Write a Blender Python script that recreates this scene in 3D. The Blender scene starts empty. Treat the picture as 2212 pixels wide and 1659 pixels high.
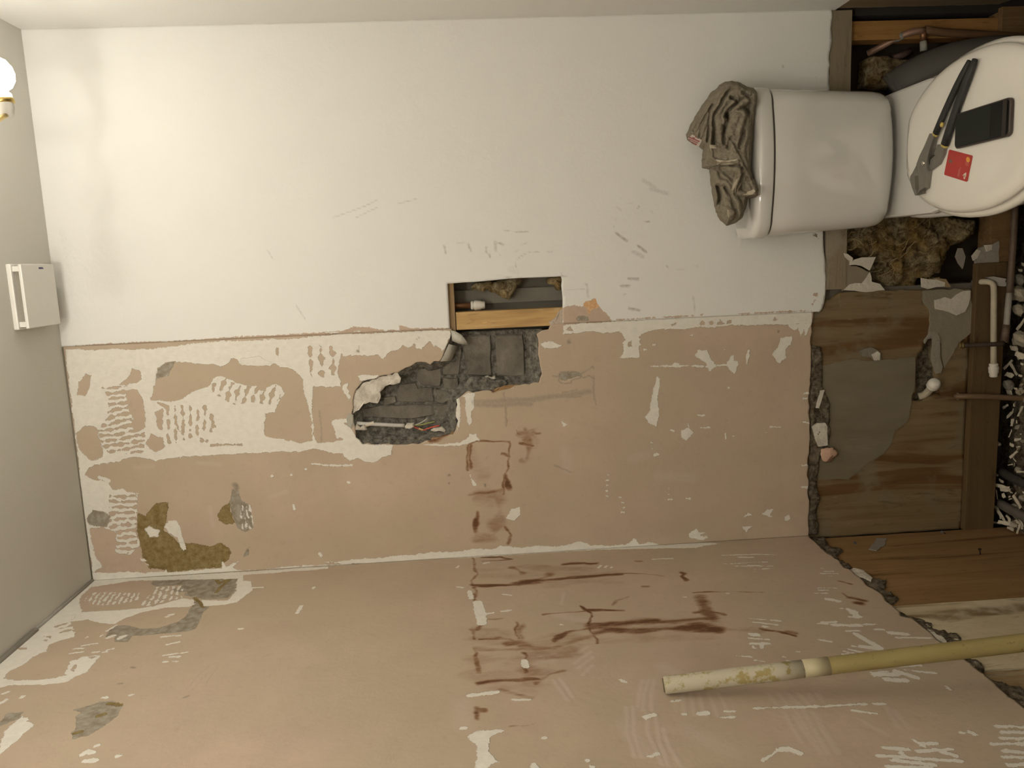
import bpy, bmesh, math, random
import numpy as np
from mathutils import Vector, Matrix, noise as mnoise
random.seed(7); rng = np.random.default_rng(7)
SC = bpy.context.scene; COL = SC.collection

# ------------------------------------------------------------------ camera, world, exposure
FPX, YAW, PIT, ROL = 1717.2, .15436, .05684, -.0504
CAM = np.array([.81511, -2.13101, 1.50441])
W, H = 1.4233, 2.55                        # room width and ceiling height (metres)
FRONT = -2.75                              # wall behind the camera
_cy, _sy, _cp, _sp = math.cos(YAW), math.sin(YAW), math.cos(PIT), math.sin(PIT)
FWD = np.array([-_sy*_cp, _cy*_cp, -_sp]); _r0 = np.array([_cy, _sy, 0.]); _u0 = np.cross(_r0, FWD)
RGT = math.cos(ROL)*_r0 + math.sin(ROL)*_u0; UPV = -math.sin(ROL)*_r0 + math.cos(ROL)*_u0
cd = bpy.data.cameras.new('camera'); cam = bpy.data.objects.new('camera', cd); COL.objects.link(cam)
cd.sensor_fit = 'HORIZONTAL'; cd.sensor_width = 36; cd.lens = FPX/2212*36; cd.clip_start = .02
# the phone was held sideways: image right = room's down, image down = room's left
mx, my, mz = -UPV, RGT, -FWD
cam.matrix_world = Matrix(((mx[0], my[0], mz[0], CAM[0]), (mx[1], my[1], mz[1], CAM[1]), (mx[2], my[2], mz[2], CAM[2]), (0, 0, 0, 1)))
SC.camera = cam
wd = bpy.data.worlds.new('world'); SC.world = wd; wd.use_nodes = True
wd.node_tree.nodes['Background'].inputs[0].default_value = (1, .9, .75, 1)
wd.node_tree.nodes['Background'].inputs[1].default_value = .02
SC.view_settings.view_transform = 'Standard'; SC.view_settings.look = 'None'
SC.view_settings.exposure = 0.70; SC.view_settings.gamma = 1.0; SC.view_settings.use_curve_mapping = False
BULB = 54.0                                # emission of the glass bulbs
REAR = 3.3; NEAR = .55                      # the unseen fill lamp added behind the camera is the strongest, the bulb in the corner the weakest
BULB_COL = (1, .95, .85)

def ray(x, y): return FWD*FPX - UPV*(x-1106) - RGT*(y-829.5)
def onY(x, y, Y=0.): d = ray(x, y); return CAM + d*((Y-CAM[1])/d[1])
def onX(x, y, X=0.): d = ray(x, y); return CAM + d*((X-CAM[0])/d[0])
def onZ(x, y, Z=0.): d = ray(x, y); return CAM + d*((Z-CAM[2])/d[2])
# measured close-ups of the photograph: origin and magnification of each
FR = dict(p=(0, 0, 1), A=(120, 700, 2.9625), B=(0, 1200, 3.16), C=(960, 1150, 2.765), D=(1200, 400, 3.8138), E=(960, 700, 2.6976),
          G=(740, 560, 3.6867), T=(1700, 1100, 2.9688), S=(1560, 1180, 5.53), M=(200, 660, 2.765), P=(950, 580, 5.53), N=(740, 880, 7.9),
          K=(920, 400, 3.8138), Q=(1740, 440, 4.608), R=(1740, 780, 4.148), Z=(1760, 0, 4.879), O=(1440, 140, 4.254), L=(1900, 80, 3.949),
          U=(2092, 560, 5.53), V=(2112, 840, 4.88), X=(1960, 420, 6.381), Y=(1800, 0, 5.369), H=(1940, 680, 7.54), J=(1960, 1260, 5.925), I=(1700, 760, 3.95),
          F=(0, 540, 8.295), c=(2030, 315, 19.51))
def px(fr, u, v): o = FR[fr]; return o[0]+u/o[2], o[1]+v/o[2]
def pts(s): return [tuple(float(c) for c in t.split(',')) for t in s.split()]

# ------------------------------------------------------------------ scene helpers
def tag(o, label=None, cat=None, group=None, kind=None):
    if label: o['label'] = label
    if cat: o['category'] = cat
    if group: o['group'] = group
    if kind: o['kind'] = kind
    return o
def thing(name, loc, label=None, cat=None, group=None, kind=None):
    o = bpy.data.objects.new(name, None); o.empty_display_size = .05; o.location = Vector([float(c) for c in loc]); COL.objects.link(o)
    return tag(o, label, cat, group, kind)
def wloc(o):
    v = Vector((0, 0, 0))
    while o: v = v + o.location; o = o.parent
    return v
def link(name, me, mat, parent=None, smooth=False):
    """mesh given in room coordinates; a part is shifted into its thing's frame"""
    if mat is not None and not me.materials: me.materials.append(mat)
    if parent is not None: me.transform(Matrix.Translation(-wloc(parent)))
    if smooth: me.polygons.foreach_set('use_smooth', [True]*len(me.polygons))
    o = bpy.data.objects.new(name, me); COL.objects.link(o)
    if parent is not None: o.parent = parent
    return o
def obj(name, bm, mat, parent=None, smooth=False, center=False):
    bmesh.ops.recalc_face_normals(bm, faces=bm.faces)
    me = bpy.data.meshes.new(name); bm.to_mesh(me); bm.free()
    o = link(name, me, mat, parent, smooth)
    if center:
        v = np.array([x.co[:] for x in me.vertices]); c = Vector(((v[:, 0].min()+v[:, 0].max())/2, (v[:, 1].min()+v[:, 1].max())/2, v[:, 2].min()))
        me.transform(Matrix.Translation(-c)); o.location = o.location + c
    return o
def bake(name, bm, mods, mat, parent=None, smooth=True):
    """run modifiers once and keep the resulting mesh"""
    me = bpy.data.meshes.new(name+'_raw'); bm.to_mesh(me); bm.free()
    t = bpy.data.objects.new('temporary', me); COL.objects.link(t)
    for ty, kw in mods:
        m = t.modifiers.new(ty, ty)
        for k, v in kw.items(): setattr(m, k, v)
    dg = bpy.context.evaluated_depsgraph_get(); dg.update()
    out = bpy.data.meshes.new_from_object(t.evaluated_get(dg)); out.name = name
    bpy.data.objects.remove(t); bpy.data.meshes.remove(me)
    return link(name, out, mat, parent, smooth)
NB = bmesh.new
def box(bm, lo, hi, rot=None, bevel=0.):
    lo, hi = np.array(lo, float), np.array(hi, float); c = (lo+hi)/2
    m = Matrix.Translation(Vector(c)) @ (rot.to_4x4() if rot is not None else Matrix()) @ Matrix.Diagonal(Vector((*(hi-lo), 1)))
    r = bmesh.ops.create_cube(bm, size=1, matrix=m)
    if bevel: bmesh.ops.bevel(bm, geom=list({e for v in r['verts'] for e in v.link_edges}), offset=bevel, segments=2, affect='EDGES', profile=.6)
    return bm
def smooth_path(ps, n):
    ps = [np.array(p, float) for p in ps]
    if len(ps) < 3: return ps
    out = []
    for i in range(len(ps)-1):
        p0, p1, p2, p3 = ps[max(i-1, 0)], ps[i], ps[i+1], ps[min(i+2, len(ps)-1)]
        for k in range(n):
            t = k/n; out.append(.5*((2*p1)+(-p0+p2)*t+(2*p0-5*p1+4*p2-p3)*t*t+(-p0+3*p1-3*p2+p3)*t**3))
    out.append(ps[-1]); return out
def tube(bm, ps, r, seg=12, cap=True, sub=1):
    """ps: centres, r: radius or list of radii"""
    ps = [np.array(p, float) for p in ps]; rs = [r]*len(ps) if np.isscalar(r) else list(r)
    if sub > 1:
        q = smooth_path([np.append(p, k) for p, k in zip(ps, rs)], sub); ps = [k[:3] for k in q]; rs = [float(k[3]) for k in q]
    rings = []; up = None
    for i, p in enumerate(ps):
        t = ps[min(i+1, len(ps)-1)] - ps[max(i-1, 0)]; t = t/(np.linalg.norm(t)+1e-12)
        if up is None: up = np.array([0, 0, 1.]) if abs(t[2]) < .9 else np.array([1., 0, 0])
        a = np.cross(t, up); a /= np.linalg.norm(a); up = np.cross(a, t)
        rings.append([bm.verts.new(p+rs[i]*(math.cos(2*math.pi*k/seg)*a+math.sin(2*math.pi*k/seg)*up)) for k in range(seg)])
    for A, B in zip(rings, rings[1:]):
        for k in range(seg): bm.faces.new((A[k], A[(k+1) % seg], B[(k+1) % seg], B[k]))
    if cap: bm.faces.new(rings[0][::-1]); bm.faces.new(rings[-1])
    return bm
def lathe(bm, prof, origin, axis=(0, 0, 1), seg=28):
    """prof: (radius, height along axis)"""
    ax = Vector(axis).normalized(); q = Vector((0, 0, 1)).rotation_difference(ax); rings = []
    for r, h in prof:
        rings.append([bm.verts.new(Vector(origin)+q @ Vector((r*math.cos(2*math.pi*k/seg), r*math.sin(2*math.pi*k/seg), h))) for k in range(seg)])
    for A, B in zip(rings, rings[1:]):
        for k in range(seg): bm.faces.new((A[k], A[(k+1) % seg], B[(k+1) % seg], B[k]))
    bm.faces.new(rings[0][::-1]); bm.faces.new(rings[-1])
    return bm
def prism(bm, poly, off):
    """closed outline (3-D points) thickened by the vector off"""
    a = [bm.verts.new(p) for p in poly]; b = [bm.verts.new(np.array(p)+np.array(off)) for p in poly]; n = len(a)
    bm.faces.new(a); bm.faces.new(b[::-1])
    for i in range(n): bm.faces.new((a[i], b[i], b[(i+1) % n], a[(i+1) % n]))
    return bm
def jag(poly, step, amp, seed=0, closed=True):
    """break an outline up into a ragged one"""
    r = np.random.default_rng(seed); out = []; P = [np.array(p, float) for p in poly]; n = len(P)
    for i in range(n if closed else n-1):
        a, b = P[i], P[(i+1) % n]; L = np.linalg.norm(b-a); k = max(1, int(L/step))
        d = (b-a)/(L+1e-9); nn = np.array([-d[1], d[0]])
        for j in range(k):
            q = a+(b-a)*(j/k)
            if j or closed: q = q+nn*r.normal(0, amp)*(1 if j else .4)
            out.append(q)
    if not closed: out.append(P[-1])
    return [tuple(q) for q in out]

# ------------------------------------------------------------------ materials
def lin(r, g, b): return tuple((c/255/12.92 if c <= 10 else ((c/255+.055)/1.055)**2.4) for c in (r, g, b))
class NT:
    def __init__(s, name, rough=.6, spec=.5):
        s.m = bpy.data.materials.new(name); s.m.use_nodes = True; s.t = s.m.node_tree; s.b = s.t.nodes['Principled BSDF']
        s.b.inputs['Roughness'].default_value = rough; s.b.inputs['Specular IOR Level'].default_value = spec; s._c = None
    def n(s, ty, **kw):
        x = s.t.nodes.new(ty)
        for k, v in kw.items(): setattr(x, k, v)
        return x
    def put(s, sock, v):
        if isinstance(v, bpy.types.NodeSocket): s.t.links.new(v, sock)
        elif isinstance(v, (tuple, list)) and len(v) == 3 and sock.type == 'RGBA': sock.default_value = (*v, 1)
        else: sock.default_value = v
    def co(s):
        if s._c is None: s._c = s.n('ShaderNodeTexCoord').outputs['Object']
        return s._c
    def scaled(s, sc):
        mp = s.n('ShaderNodeMapping'); s.put(mp.inputs['Vector'], s.co()); mp.inputs['Scale'].default_value = sc; return mp.outputs[0]
    def noise(s, scale, detail=3, rough=.55, st=None, dist=0.):
        x = s.n('ShaderNodeTexNoise'); s.put(x.inputs['Vector'], s.scaled(st) if st else s.co())
        x.inputs['Scale'].default_value = scale; x.inputs['Detail'].default_value = detail; x.inputs['Roughness'].default_value = rough; x.inputs['Distortion'].default_value = dist
        return x.outputs['Fac']
    def vor(s, scale, feature='F1', st=None):
        x = s.n('ShaderNodeTexVoronoi', feature=feature); s.put(x.inputs['Vector'], s.scaled(st) if st else s.co()); x.inputs['Scale'].default_value = scale
        return x.outputs['Distance']
    def mr(s, v, a, b, c=0., d=1., smooth=False):
        x = s.n('ShaderNodeMapRange'); x.clamp = True
        if smooth: x.interpolation_type = 'SMOOTHSTEP'
        s.put(x.inputs[0], v)
        for i, k in enumerate((a, b, c, d)): x.inputs[i+1].default_value = k
        return x.outputs[0]
    def ma(s, op, a, b=0.):
        x = s.n('ShaderNodeMath', operation=op); s.put(x.inputs[0], a); s.put(x.inputs[1], b); return x.outputs[0]
    def mix(s, f, a, b, blend='MIX'):
        x = s.n('ShaderNodeMix', data_type='RGBA', blend_type=blend); s.put(x.inputs[0], f); s.put(x.inputs[6], a); s.put(x.inputs[7], b); return x.outputs[2]
    def attr(s, name): x = s.n('ShaderNodeAttribute', attribute_name=name); return x.outputs['Fac']
    def col(s, c): s.put(s.b.inputs['Base Color'], c); return s
    def bump(s, h, dist=.002, strength=1.):
        x = s.n('ShaderNodeBump'); x.inputs['Strength'].default_value = strength; x.inputs['Distance'].default_value = dist
        s.put(x.inputs['Height'], h); s.t.links.new(x.outputs[0], s.b.inputs['Normal']); return s
def simple(name, c, rough=.5, metal=0., var=.12, scale=30., bump=0., bscale=200., spec=.5, coat=0.):
    k = NT(name, rough, spec); k.b.inputs['Metallic'].default_value = metal; k.b.inputs['Coat Weight'].default_value = coat
    a = tuple(x*(1-var) for x in c); b = tuple(min(1, x*(1+var)) for x in c)
    k.col(k.mix(k.noise(scale), a, b))
    if bump: k.bump(k.noise(bscale), bump)
    return k.m
def wood(name, light, dark, streak=None, axis=2, rough=.7, dirt=None, fine=60., bump=.0012):
    k = NT(name, rough, .3); st = [1., 1., 1.]; st[axis] = .05
    g = k.noise(fine, 5, .6, st, .6); st2 = [1., 1., 1.]; st2[axis] = .09
    g2 = k.noise(14., 3, .5, st2, 1.2)
    c = k.mix(k.mr(g, .3, .72), light, dark)
    if streak: c = k.mix(k.mr(g2, .52, .66, smooth=True), c, k.mix(k.mr(g, .3, .8), streak, tuple(x*.55 for x in streak)))
    if dirt: c = k.mix(k.mr(k.noise(7., 4, .6), .5, .68, smooth=True), c, dirt)
    st3 = [1., 1., 1.]; st3[axis] = .22
    c = k.mix(k.mr(k.noise(48., 5, .72, st3, .8), .57, .70, 0, .6), c, tuple(x*.38 for x in dark))
    c = k.mix(k.mr(k.noise(90., 4, .7, st3), .64, .74, 0, .5), c, tuple(min(1, x*1.5) for x in light))
    k.col(c); k.bump(k.ma('ADD', g, k.ma('MULTIPLY', k.noise(70., 5, .7), .7)), bump*1.5, .8); return k.m

PINK_A, PINK_B = (.495, .383, .292), (.57, .445, .338)
ADHESIVE = (.80, .765, .69); PAINT = (.80, .79, .755)
def wall_material(name, base_white):
    """plaster or painted board; the hand-traced marks sit in mesh attributes (millimetres inside the outline, or strength)"""
    k = NT(name, .75, .25)
    n1 = k.noise(230., 3, .6); n2 = k.noise(60., 3, .6); n3 = k.noise(7., 4, .6); n4 = k.noise(800., 2)
    edge = k.ma('ADD', k.ma('MULTIPLY', k.ma('SUBTRACT', n1, .5), 7.5), k.ma('MULTIPLY', k.ma('SUBTRACT', n2, .5), 13.))
    def hard(ch, w=.55, e=1.): return k.mr(k.ma('ADD', k.attr(ch), k.ma('MULTIPLY', edge, e)), -w, w)
    if base_white:
        c = k.mix(n3, tuple(x*.97 for x in PAINT), tuple(x*1.03 for x in PAINT))
    else:
        c = k.mix(k.mr(n3, .3, .7), PINK_A, PINK_B)
        c = k.mix(k.mr(k.noise(2.6, 3), .38, .62, 0, .75), c, (.485, .40, .29))
        c = k.mix(k.mr(k.noise(45., 4, .7), .55, .75, 0, .35), c, (.39, .285, .205))
    tone = k.attr('tone')
    c = k.mix(k.ma('MULTIPLY', tone, .55), c, (.63, .53, .46))
    stn = k.attr('stain'); sn = k.mr(k.ma('ADD', stn, k.ma('MULTIPLY', k.ma('SUBTRACT', k.noise(36., 6, .75, (1, 1, .3)), .5), k.ma('MULTIPLY', stn, 3.4))), .12, .98)
    c = k.mix(k.mr(sn, 0, .55), c, (.30, .175, .10)); c = k.mix(k.mr(sn, .5, 1.), c, (.14, .064, .030))
    c = k.mix(hard('tan'), c, k.mix(n2, (.46, .34, .255), (.60, .475, .37)))
    c = k.mix(hard('orange'), c, k.mix(k.mr(n1, .35, .65), (.62, .33, .14), (.72, .50, .30)))
    c = k.mix(hard('grey'), c, k.mix(k.mr(n2, .35, .65), (.25, .21, .155), (.40, .36, .295)))
    ol = k.mix(k.mr(n2, .35, .68), (.20, .135, .045), (.32, .25, .115)); ol = k.mix(k.mr(n1, .55, .75, 0, .8), ol, (.105, .07, .035))
    c = k.mix(hard('olive'), c, ol)
    wm = hard('white'); adh = k.mix(k.mr(n2, .4, .8), ADHESIVE, tuple(x*.9 for x in ADHESIVE))
    if not base_white: adh = k.mix(k.mr(k.noise(420., 2, .5, (1, 1, .12)), .56, .7, 0, .25), adh, (.58, .52, .43))
    c = k.mix(wm, c, adh)
    sm = k.attr('smudge'); c = k.mix(k.mr(k.ma('ADD', sm, k.ma('MULTIPLY', k.ma('SUBTRACT', k.noise(140., 4, .7), .5), k.ma('MULTIPLY', sm, 2.))), .1, 1., 0, .9), c, (.245, .21, .165))
    k.col(c)
    h = k.ma('ADD', k.ma('MULTIPLY', wm, 1.), k.ma('ADD', k.ma('MULTIPLY', n2, .5), k.ma('MULTIPLY', n4, .12)))
    h = k.ma('SUBTRACT', h, k.ma('MULTIPLY', hard('olive'), .9)); h = k.ma('SUBTRACT', h, k.ma('MULTIPLY', hard('grey'), .6))
    h = k.ma('ADD', h, k.ma('MULTIPLY', tone, .35))
    k.bump(h, .0016, .8); return k.m

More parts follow.
